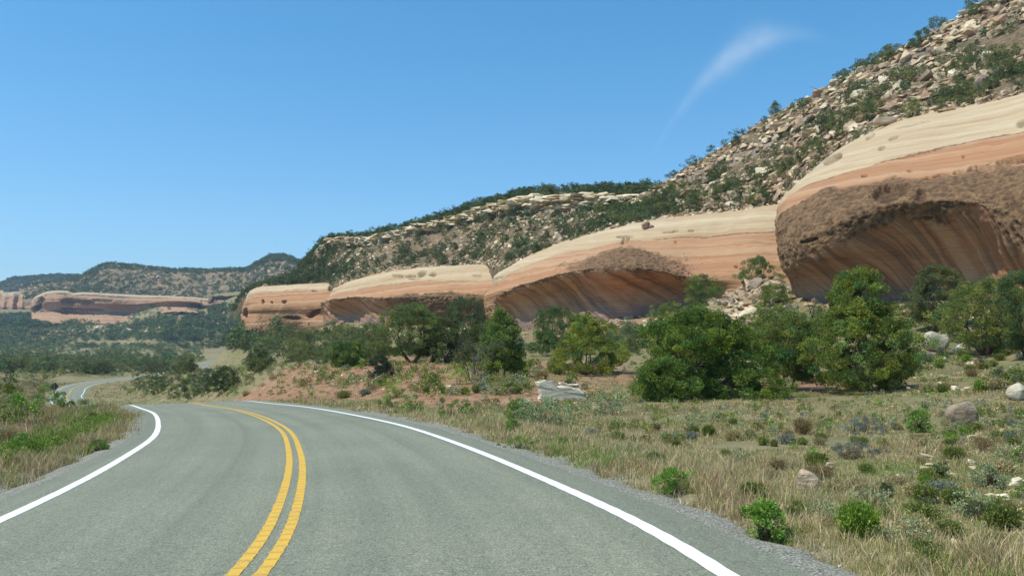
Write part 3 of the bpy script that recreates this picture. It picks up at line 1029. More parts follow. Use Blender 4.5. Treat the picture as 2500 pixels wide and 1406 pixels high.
GF, me = build_cliff("far_cliff", DF, 420, 90, far_col, 43, lambda x: x * 0, 4.0, 10, 6,
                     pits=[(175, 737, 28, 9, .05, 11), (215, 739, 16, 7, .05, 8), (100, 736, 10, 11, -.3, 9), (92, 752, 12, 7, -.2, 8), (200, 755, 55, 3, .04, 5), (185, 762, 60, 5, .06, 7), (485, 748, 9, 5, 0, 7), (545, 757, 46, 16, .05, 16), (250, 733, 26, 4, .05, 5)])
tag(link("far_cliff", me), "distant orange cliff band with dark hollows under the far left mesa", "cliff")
DG = []
rg = np.random.default_rng(77)
for q, x in enumerate(range(-300, 131, 11)):
    d = 1560 + 14 * (1 if q % 2 else -1) * rg.uniform(.3, 1)
    ty = float(np.interp(x, [-300, -100, 0, 50, 90, 130], [700, 706, 713, 719, 727, 738])) + rg.uniform(-3, 3)
    by = 757
    h = by - ty
    sl_ = 9 * (1 if q % 2 else .4)
    DG.append([(x + sl_, ty - 3, d + 100), (x + sl_, ty, d + 60), (x + sl_ * .8, ty + h * .15, d + 40), (x + sl_ * .5, ty + h * .35, d + 24), (x + sl_ * .3, ty + h * .5, d + 14), (x, ty + h * .6, d + 5), (x, ty + h * .75, d - 5),
               (x, ty + h * .9, d - 10), (x, by + 30, d - 15)])
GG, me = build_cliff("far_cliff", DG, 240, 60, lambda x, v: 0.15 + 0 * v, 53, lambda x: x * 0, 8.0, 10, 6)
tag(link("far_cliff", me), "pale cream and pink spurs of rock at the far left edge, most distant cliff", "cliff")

# ------------------------------------------------------------------ rubble slopes
hm, nt, b = new_mat("talus_soil")
p = objpos(nt)
k_ = attr(nt, "scale").outputs["Fac"]
n1 = noise_node(nt, 0.10, 5, 0.6, p)
n2 = noise_node(nt, 0.9, 6, 0.7, p)
n3 = noise_node(nt, 4.0, 4, 0.7, mapping(nt, p, (1, 1, 3)))
soil = ramp(nt, n2, [(0.3, (0.16, 0.10, 0.055)), (0.5, (0.31, 0.215, 0.12)), (0.7, (0.46, 0.36, 0.22))])
veg = ramp(nt, n3, [(0.35, (0.07, 0.075, 0.03)), (0.65, (0.22, 0.19, 0.10))])
c = mix(nt, ramp(nt, n1, [(0.45, (0, 0, 0)), (0.62, (0.75, 0.75, 0.75))]), soil, veg)
ledge = ramp(nt, n3, [(0.3, (0.22, 0.15, 0.11)), (0.6, (0.5, 0.41, 0.3))])
c = mix(nt, attr(nt, "ledge").outputs["Fac"], c, ledge)
nt.links.new(c, b.inputs["Base Color"])
bump(nt, b, math_(nt, 'ADD', n2, math_(nt, 'MULTIPLY', n3, 0.5)), 1.0, 0.9)


def build_slope(name, cols, nu, nv, sk, amp, ledge_rows=None):
    G, vv = loft(cols, nu, nv)
    n = face_cam(normals(G), G)
    V = np.repeat(vv[None, :], nu, 0)
    h = fbm(G * 0.10 / amp ** .5, 4, sk) * 1.6 * amp + fbm(G * 0.5 / amp ** .5, 3, sk + 4) * 0.5 * amp
    G = G + n * h[..., None] * 0.6
    led = np.zeros_like(V)
    if ledge_rows:
        led = sstep(ledge_rows[0] - .15, ledge_rows[0], V) * (1 - sstep(ledge_rows[1], ledge_rows[1] + .15, V))
        blk = vnoise(np.floor(G * [0.25, 0.25, 0.9]) + 0.5, sk + 9)
        G = G + n * (led * blk * 1.1)[..., None]
    me = make_mesh(name, G, grid_faces(nu, nv), hm, None, True, {"ledge": led.ravel(), "scale": (V * 0 + amp).ravel()})
    tag(link(name, me), kind="structure")
    return G, n, vv


# x, cap edge (y, d), rim base (y, d) , rim top (y, d), skyline (y, d)
HC = [
    (3000, (125, 80), (-150, 110), (-200, 112), (-330, 130)),
    (2720, (190, 99), (-20, 135), (-50, 137), (-165, 158)),
    (2500, (238, 111), (45, 155), (20, 158), (-40, 178)),
    (2380, (264, 116), (90, 162), (65, 165), (22, 182)),
    (2290, (284, 119), (130, 167), (105, 170), (82, 186)),
    (2170, (318, 124), (185, 172), (165, 175), (138, 192)),
    (2080, (362, 130), (225, 178), (205, 181), (180, 200)),
    (2000, (440, 150), (290, 185), (265, 188), (228, 208)),
    (1900, (507, 174), (345, 198), (318, 201), (280, 215)),
    (1800, (521, 177), (400, 208), (375, 211), (342, 222)),
    (1700, (529, 180), (440, 214), (420, 217), (400, 228)),
    (1620, (541, 183), (480, 222), (462, 225), (448, 240)),
    (1560, (551, 185), (506, 232), (486, 236), (468, 258)),
    (1480, (567, 188), (514, 238), (480, 241), (470, 265)),
    (1400, (590, 192), (518, 243), (484, 246), (470, 268)),
    (1300, (624, 198), (522, 252), (490, 255), (474, 276)),
    (1240, (650, 205), (524, 262), (500, 265), (487, 284)),
    (1180, (652, 248), (534, 285), (512, 288), (500, 302)),
    (1100, (654, 254), (553, 296), (536, 299), (526, 312)),
    (1000, (660, 268), (576, 312), (563, 315), (555, 330)),
    (900, (676, 292), (598, 335), (583, 338), (577, 352)),
    (830, (697, 318), (606, 352), (590, 355), (585, 372)),
    (790, (700, 343), (612, 364), (598, 367), (594, 380)),
    (740, (697, 351), (655, 378), (650, 380), (645, 390)),
    (690, (699, 357), (682, 384), (680, 386), (674, 394)),
    (640, (703, 366), (698, 390), (697, 392), (696, 400)),
    (600, (722, 385), (716, 400), (715, 402), (714, 412)),
    (570, (760, 395), (755, 412), (754, 414), (752, 420)),
]
hc = []
for x, a0, a1, a2, a3 in HC:
    A0, A1 = np.array(a0, float), np.array(a1, float)
    l1 = A0 + (A1 - A0) * 0.36 + [4, 0]
    l2 = A0 + (A1 - A0) * 0.7 + [4, 0]
    hc.append([(x, a0[0] + 26, a0[1] + 2), (x, a0[0] - 1, a0[1] + 3), (x, *l1), (x, *l2), (x, *a1), (x, *a2), (x, *a3), (x, a3[0] + 3 * 1.0, a3[1] + 60), (x, a3[0] + 25, a3[1] + 160)])
GH, NH, VH = build_slope("hillside", hc, 760, 240, 61, 1.0, (4.0, 5.0))

MB = [
    (60, (735, 1260), (700, 1500)), (120, (718, 1240), (692, 1480)), (190, (720, 1215), (680, 1450)), (230, (721, 1210), (661, 1440)), (270, (722, 1205), (649, 1430)), (330, (724, 1200), (653, 1430)),
    (400, (732, 1180), (660, 1430)), (480, (740, 1150), (663, 1420)), (560, (744, 1115), (662, 1400)), (600, (746, 1100), (660, 1380)), (630, (748, 1090), (645, 1360)), (655, (750, 1080), (634, 1345)),
    (685, (752, 1070), (630, 1330)), (712, (754, 1060), (637, 1320)), (745, (756, 1050), (650, 1310)), (800, (760, 1040), (665, 1310)), (900, (765, 1040), (680, 1320))]
mb = [[(x, a[0] + 12, a[1] + 6), (x, a[0] - 1, a[1] + 18), (x, a[0] * .68 + s[0] * .32 + 3, a[1] * .68 + s[1] * .32), (x, a[0] * .35 + s[0] * .65 + 2, a[1] * .35 + s[1] * .65), (x, s[0], s[1]),
       (x, s[0] + 4, s[1] + 150), (x, s[0] + 25, s[1] + 500)] for x, a, s in MB]
GB, NB, VB = build_slope("far_mesa", mb, 260, 90, 71, 5.0)
MA = [(-700, (745, 1600), (760, 2300)), (-400, (742, 1600), (745, 2300)), (-200, (745, 1600), (722, 2200)), (-60, (746, 1600), (704, 2150)), (0, (746, 1600), (698, 2100)), (25, (746, 1600), (689, 2080)),
      (48, (746, 1600), (683, 2060)), (90, (746, 1600), (681, 2060)), (140, (746, 1600), (678, 2060)), (190, (746, 1600), (679, 2060)), (260, (746, 1600), (680, 2060)), (330, (746, 1600), (684, 2060))]
ma = [[(x, a[0] + 12, a[1] + 6), (x, a[0] - 1, a[1] + 18), (x, a[0] * .6 + s[0] * .4, a[1] * .6 + s[1] * .4), (x, a[0] * .2 + s[0] * .8, a[1] * .25 + s[1] * .75), (x, s[0], s[1]),
       (x, s[0] + 3, s[1] + 200), (x, s[0] + 25, s[1] + 900)] for x, a, s in MA]
GA, NA, VA = build_slope("far_mesa", ma, 200, 70, 81, 6.0)

# ------------------------------------------------------------------ ray table: pixel -> ground
_cols = np.arange(-400, 2901, 20)
_tab = np.full((len(_cols), 700), np.nan)            # for py = 700..1399
_pz = []
for ci, cx_ in enumerate(_cols):
    P = unproj(np.full(len(_rs), cx_), np.full(len(_rs), 830.0), _rs)
    g = ground_z(P[:, 0], P[:, 1])
    pyy = proj(np.stack([P[:, 0], P[:, 1], g], -1))[:, 1]
    run = np.minimum.accumulate(pyy)
    vis = pyy <= run + 1e-6
    yy, ddv = pyy[vis][::-1], _rs[vis][::-1]
    _tab[ci] = np.interp(np.arange(700, 1400), yy, ddv)


def hits(px, py):
    px, py = np.atleast_1d(px).astype(float), np.atleast_1d(py).astype(float)
    ci = np.clip(np.round((px - _cols[0]) / 20).astype(int), 0, len(_cols) - 1)
    ri = np.clip(py - 700, 0, 698.9)
    r0 = ri.astype(int)
    f = ri - r0
    d = _tab[ci, r0] * (1 - f) + _tab[ci, r0 + 1] * f
    P = unproj(px, py, d)
    P[:, 2] = ground_z(P[:, 0], P[:, 1])
    return P


# ------------------------------------------------------------------ plants
def leaf_tris(C, R, m, size, cols, rng, up=0.35, jit=0.35, flat=0.75):
    """m leaf sprays in a ball of radius R round every clump centre C"""
    n = len(C)
    d = rng.normal(size=(n, m, 3))
    d /= np.linalg.norm(d, axis=-1)[..., None]
    rad = R[:, None, None] * rng.uniform(0.25, 1.0, (n, m, 1)) ** 0.5
    p = C[:, None] + d * rad * np.array([1, 1, flat])
    ax = d + rng.normal(size=(n, m, 3)) * 0.6 + np.array([0, 0, up])
    ax /= np.linalg.norm(ax, axis=-1)[..., None]
    sd = np.cross(ax, rng.normal(size=(n, m, 3)))
    sd /= np.linalg.norm(sd, axis=-1)[..., None] + 1e-9
    s = size * rng.uniform(0.6, 1.3, (n, m, 1))
    v = np.stack([p - sd * s * 0.38, p + sd * s * 0.38, p + ax * s], 2).reshape(-1, 3)
    c = cols[:, None] * rng.uniform(1 - jit, 1 + jit, (n, m, 1))
    c = np.repeat(c[:, :, None], 3, 2).reshape(-1, 3)
    f = np.arange(n * m * 3).reshape(-1, 3)
    return v, f, c


def crown_points(rng, n, h, w, shape, base=0.08, holes=0.0, seed=0):
    pts, out = [], 0
    k = 0
    while len(pts) < n and k < n * 30:
        k += 1
        t = rng.uniform(0.0, 1.0)
        if shape == 'cone':
            r = (1 - t) ** 0.75 * (0.55 + 0.45 * min(1, t * 6 + 0.4))
        elif shape == 'dome':
            r = math.sqrt(max(0, 1 - t ** 2.8)) * (0.86 + 0.14 * min(1, t * 4))
        elif shape == 'flat':
            r = math.sqrt(max(0, 1 - abs(2 * t - 1.1) ** 2.2)) if t > 0.1 else 0.3
        else:
            r = math.sqrt(max(0, 1 - (2 * t * 0.96 - 0.86) ** 2))
        a = rng.uniform(0, 2 * math.pi)
        lob = 1 + 0.46 * float(vnoise(np.array([math.cos(a) * 1.5 + seed, math.sin(a) * 1.5, t * 2.6]), seed)) * 1.5
        q = rng.uniform(0.30, 1.0) ** 0.55
        if rng.uniform() > r + 0.25:
            continue
        rr_ = r * q * lob
        z = base + (1 - base) * t * (1 + 0.10 * (lob - 1))
        p = np.array([math.cos(a) * rr_ * w / 2, math.sin(a) * rr_ * w / 2, z * h])
        if holes and vnoise(p * 2.2 / max(w, h) * 2 + seed * 3.1, seed + 5) < holes - 1:
            continue
        pts.append(p)
    return np.array(pts)


def make_tree(seed, h, w, shape='round', color=(0.09, 0.14, 0.04), n=150, m=70, size=0.13, clump=0.42, base=0.08, holes=0.0, stems=3, trunk=0.13, bark=(0.16, 0.125, 0.10), lean=0.0, twigs=8, hue=0.25):
    rng = np.random.default_rng(seed)
    C = crown_points(rng, n, h, w, shape, base, holes, seed)
    C[:, 0] += lean * C[:, 2]
    R = clump * rng.uniform(0.65, 1.25, len(C))
    col = np.array(color) * ((1.62, 1.44, 1.2) if n > 45 and h > 1.01 else (1.12, 1.05, .95))
    br = rng.uniform(0.62, 1.42, (len(C), 1))
    hs = rng.normal(size=(len(C), 1)) * hue
    cols = col * br * np.clip(1 + np.c_[hs * 0.9, hs * 0.35, -hs * 0.3], 0.4, 1.8)
    g = Geo()
    g.add(*leaf_tris(C, R, m, size, cols, rng))
    t = Geo()
    bk = np.array(bark)
    for s in range(stems):
        a = 2 * math.pi * s / max(stems, 1) + rng.uniform(-.5, .5)
        sp_ = w * rng.uniform(0.06, 0.16)
        k = np.linspace(0, 1, 6)
        top = np.array([math.cos(a) * sp_ * 1.6 + lean * h * .7, math.sin(a) * sp_ * 1.6, h * rng.uniform(0.55, 0.8)])
        pts = np.array([top * kk + np.array([math.cos(a), math.sin(a), 0]) * sp_ * math.sin(kk * math.pi) * 0.7 + rng.normal(size=3) * 0.03 * h * (kk > 0) for kk in k])
        pts[0] = [math.cos(a) * trunk * 0.6, math.sin(a) * trunk * 0.6, -0.15]
        t.tube(pts, trunk * (1 - 0.8 * k) * rng.uniform(.7, 1.1), bk * rng.uniform(.8, 1.2), 6)
        for _ in range(twigs // max(1, stems)):
            q = C[rng.integers(len(C))]
            if q[2] < 0.4 * h:
                continue
            st_ = pts[rng.integers(1, 4)]
            mid = (st_ + q) / 2 + rng.normal(size=3) * 0.05 * h + [0, 0, -0.03 * h]
            t.tube([st_, mid, q], [trunk * .35, trunk * .22, trunk * .08], bk * rng.uniform(.8, 1.3), 4)
    return g, t


def blades(rng, base, H, lean, width, cols, seg=2):
    """grass blades: base (n,3), height (n,), lean vector (n,2)"""
    n = len(base)
    a = rng.uniform(0, 2 * math.pi, n)
    sd = np.stack([np.cos(a), np.sin(a), a * 0], -1) * width[:, None]
    tip = base + np.stack([lean[:, 0] * H, lean[:, 1] * H, H * np.sqrt(np.clip(1 - (lean ** 2).sum(1) * .5, .3, 1))], -1)
    mid = base * 0.5 + tip * 0.5 + np.stack([-lean[:, 0] * H * .16, -lean[:, 1] * H * .16, H * 0.07], -1)
    v = np.stack([base - sd, base + sd, mid - sd * .75, mid + sd * .75, tip], 1).reshape(-1, 3)
    k = np.arange(n)[:, None] * 5
    f = np.concatenate([k + [0, 1, 3], k + [0, 3, 2], k + [2, 3, 4]], 0)
    c = np.repeat(cols[:, None], 5, 1)
    c[:, :2] *= 0.8
    return v, f, c.reshape(-1, 3)


def make_shrub(seed, h, w, kind, detail=1.0):
    rng = np.random.default_rng(seed)
    g = Geo()
    if kind in ('broom', 'olive', 'straw', 'rust', 'grey', 'darkbroom'):
        pal = {'broom': [(0.30, 0.42, 0.06), (0.21, 0.33, 0.045)], 'olive': [(0.26, 0.28, 0.07), (0.18, 0.22, 0.055)], 'darkbroom': [(0.16, 0.20, 0.05), (0.22, 0.26, 0.06)],
               'straw': [(0.52, 0.42, 0.22), (0.36, 0.31, 0.13)], 'rust': [(0.34, 0.23, 0.10), (0.28, 0.22, 0.11)], 'grey': [(0.29, 0.30, 0.22), (0.22, 0.24, 0.17)]}[kind]
        n = int((760 if kind == 'broom' else 520) * detail)
        b0 = rng.normal(size=(n, 2)) * w * 0.10
        ln = rng.normal(size=(n, 2)) * 0.33
        rr_ = np.hypot(ln[:, 0], ln[:, 1])
        ln *= (0.72 if kind in ('broom', 'olive', 'darkbroom') else 1.0)
        ln *= np.minimum(1, 0.62 / np.maximum(rr_, 1e-6))[:, None] * (w / h / 1.0) ** 0.6
        H = h * rng.uniform(0.62, 1.0, n) * (1 - 0.22 * np.clip(rr_, 0, 1))
        base = np.c_[b0, np.full(n, -0.04)]
        c = np.array(pal)[rng.integers(0, 2, n)] * rng.uniform(0.7, 1.3, (n, 1))
        g.add(*blades(rng, base, H, ln, np.full(n, 0.0065 / detail ** .5 * (h / .45) ** .5), c))
        # small leaves along the upper part of the stems
        tip = base + np.stack([ln[:, 0] * H, ln[:, 1] * H, H * .9], -1)
        C = base * 0.3 + tip * 0.7 + rng.normal(size=(n, 3)) * 0.02
        sub = rng.uniform(size=n) < (0.4 if kind == 'broom' else 0.75 if kind not in ('straw', 'rust') else 0.4)
        g.add(*leaf_tris(C[sub], np.full(sub.sum(), 0.055 * h / .4), 11, 0.026 * (h / .45) ** .5 / detail ** .3, c[sub], rng, 0.9, 0.3, 1.6))
    else:
        pal = {'leafy': (0.20, 0.34, 0.055), 'sage': (0.32, 0.36, 0.18), 'blue': (0.19, 0.215, 0.165), 'dark': (0.12, 0.155, 0.075), 'green': (0.19, 0.29, 0.06), 'lime': (0.32, 0.40, 0.09)}[kind]
        n = int(46 * detail)
        C = crown_points(rng, n, h, w, 'dome', 0.05, 0.0, seed % 50)
        cols = np.array(pal) * rng.uniform(0.7, 1.35, (len(C), 1))
        g.add(*leaf_tris(C, np.full(len(C), 0.15 * h * rng.uniform(.9, 1.2)), int(80 * detail), 0.062 * h / detail ** .4, cols, rng, 0.5, 0.3))
        n2 = int(60 * detail)
        g.add(*blades(rng, np.c_[rng.normal(size=(n2, 2)) * w * .08, np.zeros(n2)], h * rng.uniform(.6, 1.0, n2), rng.normal(size=(n2, 2)) * .4, np.full(n2, .006), np.array([[.2, .15, .09]]) * rng.uniform(.7, 1.2, (n2, 1))))
    return g


def make_snag(seed, h, w, n=14, col=(0.22, 0.19, 0.17), lean=0.1):
    rng = np.random.default_rng(seed)
    g = Geo()

    def br(p, d, L, r, lev):
        k = 5
        pts = [p]
        for i in range(k):
            d = d + rng.normal(size=3) * 0.16
            d /= np.linalg.norm(d)
            pts.append(pts[-1] + d * L / k)
        g.tube(pts, np.linspace(r, r * .35, k + 1), np.array(col) * rng.uniform(.7, 1.3), 5)
        if lev:
            for _ in range(4 if lev > 1 else 3):
                q = pts[rng.integers(2, k + 1)]
                nd = d + rng.normal(size=3) * 0.75
                nd[2] = abs(nd[2]) * .7
                br(np.array(q), nd / np.linalg.norm(nd), L * rng.uniform(.35, .6), r * .45, lev - 1)
    for s in range(n):
        a = rng.uniform(0, 2 * math.pi)
        d = np.array([math.cos(a) * w / h * .7, math.sin(a) * w / h * .7, 1.0])
        br(np.array([math.cos(a) * .06, math.sin(a) * .06, -.1]), d / np.linalg.norm(d), h * rng.uniform(.6, 1), 0.013 * h, 2)
    return g


# ------------------------------------------------------------------ rocks
def hull_rock(seed, sx=1, sy=1, sz=0.6, n=15, rounding=0.0, rough=0.0):
    rng = np.random.default_rng(seed)
    bm = bmesh.new()
    P = rng.uniform(-1, 1, (n, 3))
    P = np.sign(P) * np.abs(P) ** (0.55 if rough == 0 else 0.75)
    if rough > 0:
        P /= np.linalg.norm(P, axis=1)[:, None] ** 0.85 + 1e-6
    P *= (1 - 0.25 * rounding * rng.uniform(size=(n, 1)))
    for p in P:
        bm.verts.new((p[0] * sx * .5, p[1] * sy * .5, p[2] * sz * .5))
    r = bmesh.ops.convex_hull(bm, input=bm.verts)
    bmesh.ops.delete(bm, geom=[v for v in bm.verts if not v.link_faces], context='VERTS')
    if rounding > 0:
        bmesh.ops.bevel(bm, geom=list(bm.edges), offset=0.05 * min(sx, sy, sz) * rounding * 2, segments=1, affect='EDGES')
    if rough > 0:
        bmesh.ops.triangulate(bm, faces=bm.faces)
        for _ in range(3):
            bmesh.ops.subdivide_edges(bm, edges=[e for e in bm.edges if e.calc_length() > 0.10 * max(sx, sy)], cuts=1, use_grid_fill=False)
            bmesh.ops.triangulate(bm, faces=bm.faces)
    bmesh.ops.triangulate(bm, faces=bm.faces)
    bm.verts.index_update()
    V = np.array([v.co[:] for v in bm.verts])
    F = np.array([[v.index for v in f.verts] for f in bm.faces])
    bm.free()
    if rough > 0:
        nn_ = V / (np.linalg.norm(V, axis=1)[:, None] + 1e-9)
        lay = vnoise(np.stack([V[:, 0] * 0, V[:, 1] * 0, V[:, 2] * 7 / sz], -1), seed) * 0.15
        V = V + nn_ * ((fbm(V * 3.0 / max(sx, sz), 4, seed) * 1.0 + lay) * rough)[:, None]
    return V, F


ROCKS = [hull_rock(100 + k, 1, rz_, sz_, n_) for k, (rz_, sz_, n_) in enumerate(
    [(0.8, 0.35, 14), (0.7, 0.22, 12), (0.9, 0.5, 14), (0.6, 0.3, 12), (1.0, 0.18, 14), (0.75, 0.6, 16), (0.85, 0.28, 12), (0.65, 0.45, 14), (0.9, 0.16, 12), (0.8, 0.75, 16)])]
ROCK_PAL = np.array([(0.66, 0.54, 0.35), (0.58, 0.45, 0.285), (0.48, 0.335, 0.215), (0.40, 0.29, 0.18), (0.70, 0.60, 0.42), (0.44, 0.29, 0.18), (0.32, 0.25, 0.18)])


def rotz_mat(a):
    c, s = np.cos(a), np.sin(a)
    M = np.zeros((len(a), 3, 3))
    M[:, 0, 0], M[:, 0, 1], M[:, 1, 0], M[:, 1, 1], M[:, 2, 2] = c, -s, s, c, 1
    return M


def axis_rot(rng, n, nrm, tilt):
    """rotations that carry +Z to (nrm + random tilt) with a random spin"""
    z = nrm + rng.normal(size=(n, 3)) * tilt
    z /= np.linalg.norm(z, axis=1)[:, None]
    x = np.cross(rng.normal(size=(n, 3)), z)
    x /= np.linalg.norm(x, axis=1)[:, None]
    y = np.cross(z, x)
    return np.stack([x, y, z], -1)


def merge_copies(name, protos, which, pos, M, scale, tint, mat, kind_tag=None):
    """one mesh holding many copies: protos list of (V, F, C)"""
    vs, fs, cs, n = [], [], [], 0
    for k, (V, F, C) in enumerate(protos):
        ids = np.nonzero(which == k)[0]
        if not len(ids):
            continue
        W = np.einsum('nij,vj->nvi', M[ids] * scale[ids][:, None, :], V) + pos[ids][:, None]
        vs.append(W.reshape(-1, 3))
        fs.append((F[None] + (np.arange(len(ids)) * len(V))[:, None, None]).reshape(-1, 3) + n)
        cs.append((C[None] * tint[ids][:, None]).reshape(-1, 3))
        n += len(ids) * len(V)
    me = make_mesh(name, np.concatenate(vs), np.concatenate(fs), mat, np.concatenate(cs))
    return link(name, me)


# collectors: every candidate thing is a dict; the largest in the picture become objects of their own, the rest one mass
TREES, SHRUBS, STONES = [], [], []


def grid_pts(G, NN, VV, rng, n, v0, v1, nv_total, dens=None, u0=0.0, u1=1.0):
    nu, nv = G.shape[:2]
    ui = rng.uniform(u0 * (nu - 2), u1 * (nu - 2), n)
    vi = rng.uniform(v0, v1, n) / VV[-1] * (nv - 1)
    i, j = ui.astype(int), np.minimum(vi.astype(int), nv - 2)
    f, g = (ui - i)[:, None], (vi - j)[:, None]
    P = (G[i, j] * (1 - f) + G[i + 1, j] * f) * (1 - g) + (G[i, j + 1] * (1 - f) + G[i + 1, j + 1] * f) * g
    return P, NN[i, j]


rng = np.random.default_rng(11)
LOD1, LOD1T = [], []
_sh = ['round', 'dome', 'cone', 'round', 'dome', 'round', 'flat', 'dome', 'round', 'cone']
for k in range(10):
    g, t = make_tree(200 + k, 1.0, [1.0, 1.25, .85, 1.1, 1.35, .95, 1.2, 1.0, 1.3, .9][k], _sh[k], (0.15, 0.185, 0.08), n=52, m=46, size=0.05, clump=0.13, base=0.03, holes=0.12, stems=3, trunk=0.035, twigs=6, hue=0.12)
    LOD1.append(g)
    LOD1T.append(t)
LOD2 = []
for k in range(6):
    g, t = make_tree(230 + k, 1.0, [1.1, 1.3, .9, 1.2, 1.0, 1.4][k], _sh[k], (0.15, 0.185, 0.08), n=22, m=17, size=0.105, clump=0.15, base=0.03, holes=0.0, stems=1, trunk=0.03, twigs=0, hue=0.12)
    LOD2.append((np.concatenate(g.v), np.concatenate(g.f), np.concatenate(g.c)))
LOD3 = []
for k in range(5):
    g, t = make_tree(260 + k, 1.0, [1.2, 1.4, 1.0, 1.3, 1.1][k], 'dome', (0.15, 0.185, 0.08), n=9, m=9, size=0.25, clump=0.24, base=0.0, stems=0, twigs=0, hue=0.1)
    LOD3.append((np.concatenate(g.v), np.concatenate(g.f), np.concatenate(g.c)))


def add_trees(P, hmin, hmax, tint, zone, rng, lod=2):
    n = len(P)
    h = rng.uniform(hmin, hmax, n) * rng.uniform(0.8, 1.15, n)
    px = proj(P)
    T = np.array(tint) * rng.uniform(0.75, 1.25, (n, 1)) * (1 + rng.normal(size=(n, 3)) * [0.12, 0.04, 0.10])
    for i in range(n):
        TREES.append(dict(p=P[i], h=h[i], T=T[i], px=px[i], zone=zone, s=h[i] / np.linalg.norm(P[i]), lod=lod))


def keep_noise(P, scale, s, thr, rng, soft=0.25):
    v = fbm(P * scale, 3, s)
    return rng.uniform(size=len(P)) < sstep(thr - soft, thr + soft, v)


# hillside trees
P, Nn = grid_pts(GH, NH, VH, rng, 3300, 1.05, 3.95, 8)
pp = proj(P)
k = keep_noise(P, 0.03, 91, -0.12, rng, 0.75)
far_left = pp[:, 0] < 1650
k &= np.where(far_left, rng.uniform(size=len(P)) < 0.66, rng.uniform(size=len(P)) < 0.30)
P, pp = P[k], pp[k]
ok = (pp[:, 0] > -50) & (pp[:, 0] < 2650) & (pp[:, 1] > -60)
P, pp = P[ok], pp[ok]
L = pp[:, 0] < 1650
add_trees(P[~L], 1.3, 3.1, (0.9, 0.95, 0.95), 'slope', rng, 1)
add_trees(P[L], 1.6, 3.2, (0.8, 0.88, 0.95), 'ridge', rng, 2)
# lower end of the ridge is darker with trees
P, Nn = grid_pts(GH, NH, VH, rng, 650, 1.05, 4.4, 8, u0=0.60, u1=1.0)
k = keep_noise(P, 0.02, 95, 0.05, rng, 0.3)
add_trees(P[k], 1.8, 3.4, (0.75, 0.85, 0.95), 'ridge', rng, 2)
# trees along the top of the ridge
P, Nn = grid_pts(GH, NH, VH, rng, 620, 5.15, 6.25, 8, u0=0.43, u1=0.86)
add_trees(P, 1.6, 3.4, (0.75, 0.86, 0.9), 'top', rng, 2)
P, Nn = grid_pts(GH, NH, VH, rng, 60, 5.4, 6.1, 8, u0=0.08, u1=0.45)
add_trees(P, 1.8, 3.6, (0.8, 0.9, 0.95), 'top', rng, 1)
# far mesas
FAR = []


def add_far(P, h0, h1, tint, rng):
    n = len(P)
    FAR.append((P, rng.uniform(h0, h1, n), np.array(tint) * rng.uniform(0.75, 1.25, (n, 1))))


P, _ = grid_pts(GB, NB, VB, rng, 3700, 1.0, 4.9, 6)
k = keep_noise(P, 0.006, 97, -0.1, rng, 0.4)
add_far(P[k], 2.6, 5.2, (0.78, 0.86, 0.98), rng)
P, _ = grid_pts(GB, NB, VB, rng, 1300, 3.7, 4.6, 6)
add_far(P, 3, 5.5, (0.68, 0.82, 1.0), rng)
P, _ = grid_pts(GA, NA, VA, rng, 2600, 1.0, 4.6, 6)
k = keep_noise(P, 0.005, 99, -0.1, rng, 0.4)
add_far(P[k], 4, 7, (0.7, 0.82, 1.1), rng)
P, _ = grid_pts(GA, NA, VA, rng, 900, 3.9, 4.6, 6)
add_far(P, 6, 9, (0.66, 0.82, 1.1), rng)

ROAD_BOX = [(134, 918, 300, 974, 345), (498, 850, 612, 892, 1000)]


def blocked(P, h, w=1.1):
    px = proj(P)
    top = proj(P + np.c_[P[:, :2] * 0, h])
    hw = (px[:, 1] - top[:, 1]) * w * 0.5
    bad = np.zeros(len(P), bool)
    for x0, y0, x1, y1, dm in ROAD_BOX:
        bad |= (px[:, 0] + hw > x0) & (px[:, 0] - hw < x1) & (px[:, 1] > y0) & (top[:, 1] < y1) & (P[:, 1] < dm)
    D, off, I = road_near(P[:, 0], P[:, 1])
    return bad | (D < 8.5)


def valley(n, x0, x1, y0, y1, h0, h1, tint, zone, lod, holes=(), thr=-0.2, far=False):
    px, py = rng.uniform(x0, x1, n), rng.uniform(y0, y1, n)
    P = hits(px, py)
    k = keep_noise(P, 0.02 if not far else 0.008, 101, thr, rng, 0.3)
    for ex, ey, ax, ay in holes:
        k &= ((px - ex) / ax) ** 2 + ((py - ey) / ay) ** 2 > 1
    P = P[k]
    h1 = np.minimum(h1, 42.0 / FPX * P[:, 1])
    h0 = np.minimum(h0, h1 * 0.6)
    k = ~blocked(P, h1)
    k &= ~((proj(P)[:, 0] < 140) & (P[:, 1] < 150))
    P, h0, h1 = P[k], h0[k], h1[k]
    if far:
        add_far(P, h0, h1, tint, rng)
    else:
        add_trees(P, h0, h1, tint, zone, rng, lod)


HOLES = [(330, 838, 170, 7), (480, 892, 110, 9), (330, 935, 60, 12), (560, 915, 60, 14), (200, 860, 60, 3), (560, 862, 45, 9)]
valley(1000, -60, 640, 848, 912, 3.0, 6.5, (0.95, 1.08, 0.95), 'valley', 2, HOLES, -0.2)
valley(420, 560, 930, 815, 890, 2.4, 4.5, (0.95, 1.05, 0.92), 'valley', 2, [(700, 893, 90, 9)], -0.25)
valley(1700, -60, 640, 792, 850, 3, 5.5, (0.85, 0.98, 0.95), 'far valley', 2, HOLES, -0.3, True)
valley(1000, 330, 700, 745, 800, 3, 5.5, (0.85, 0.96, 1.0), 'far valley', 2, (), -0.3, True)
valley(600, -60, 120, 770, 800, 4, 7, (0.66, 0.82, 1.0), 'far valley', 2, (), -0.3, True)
valley(420, 70, 380, 768, 796, 3.5, 6, (0.85, 0.96, 1.0), 'far valley', 2, (), -0.1, True)
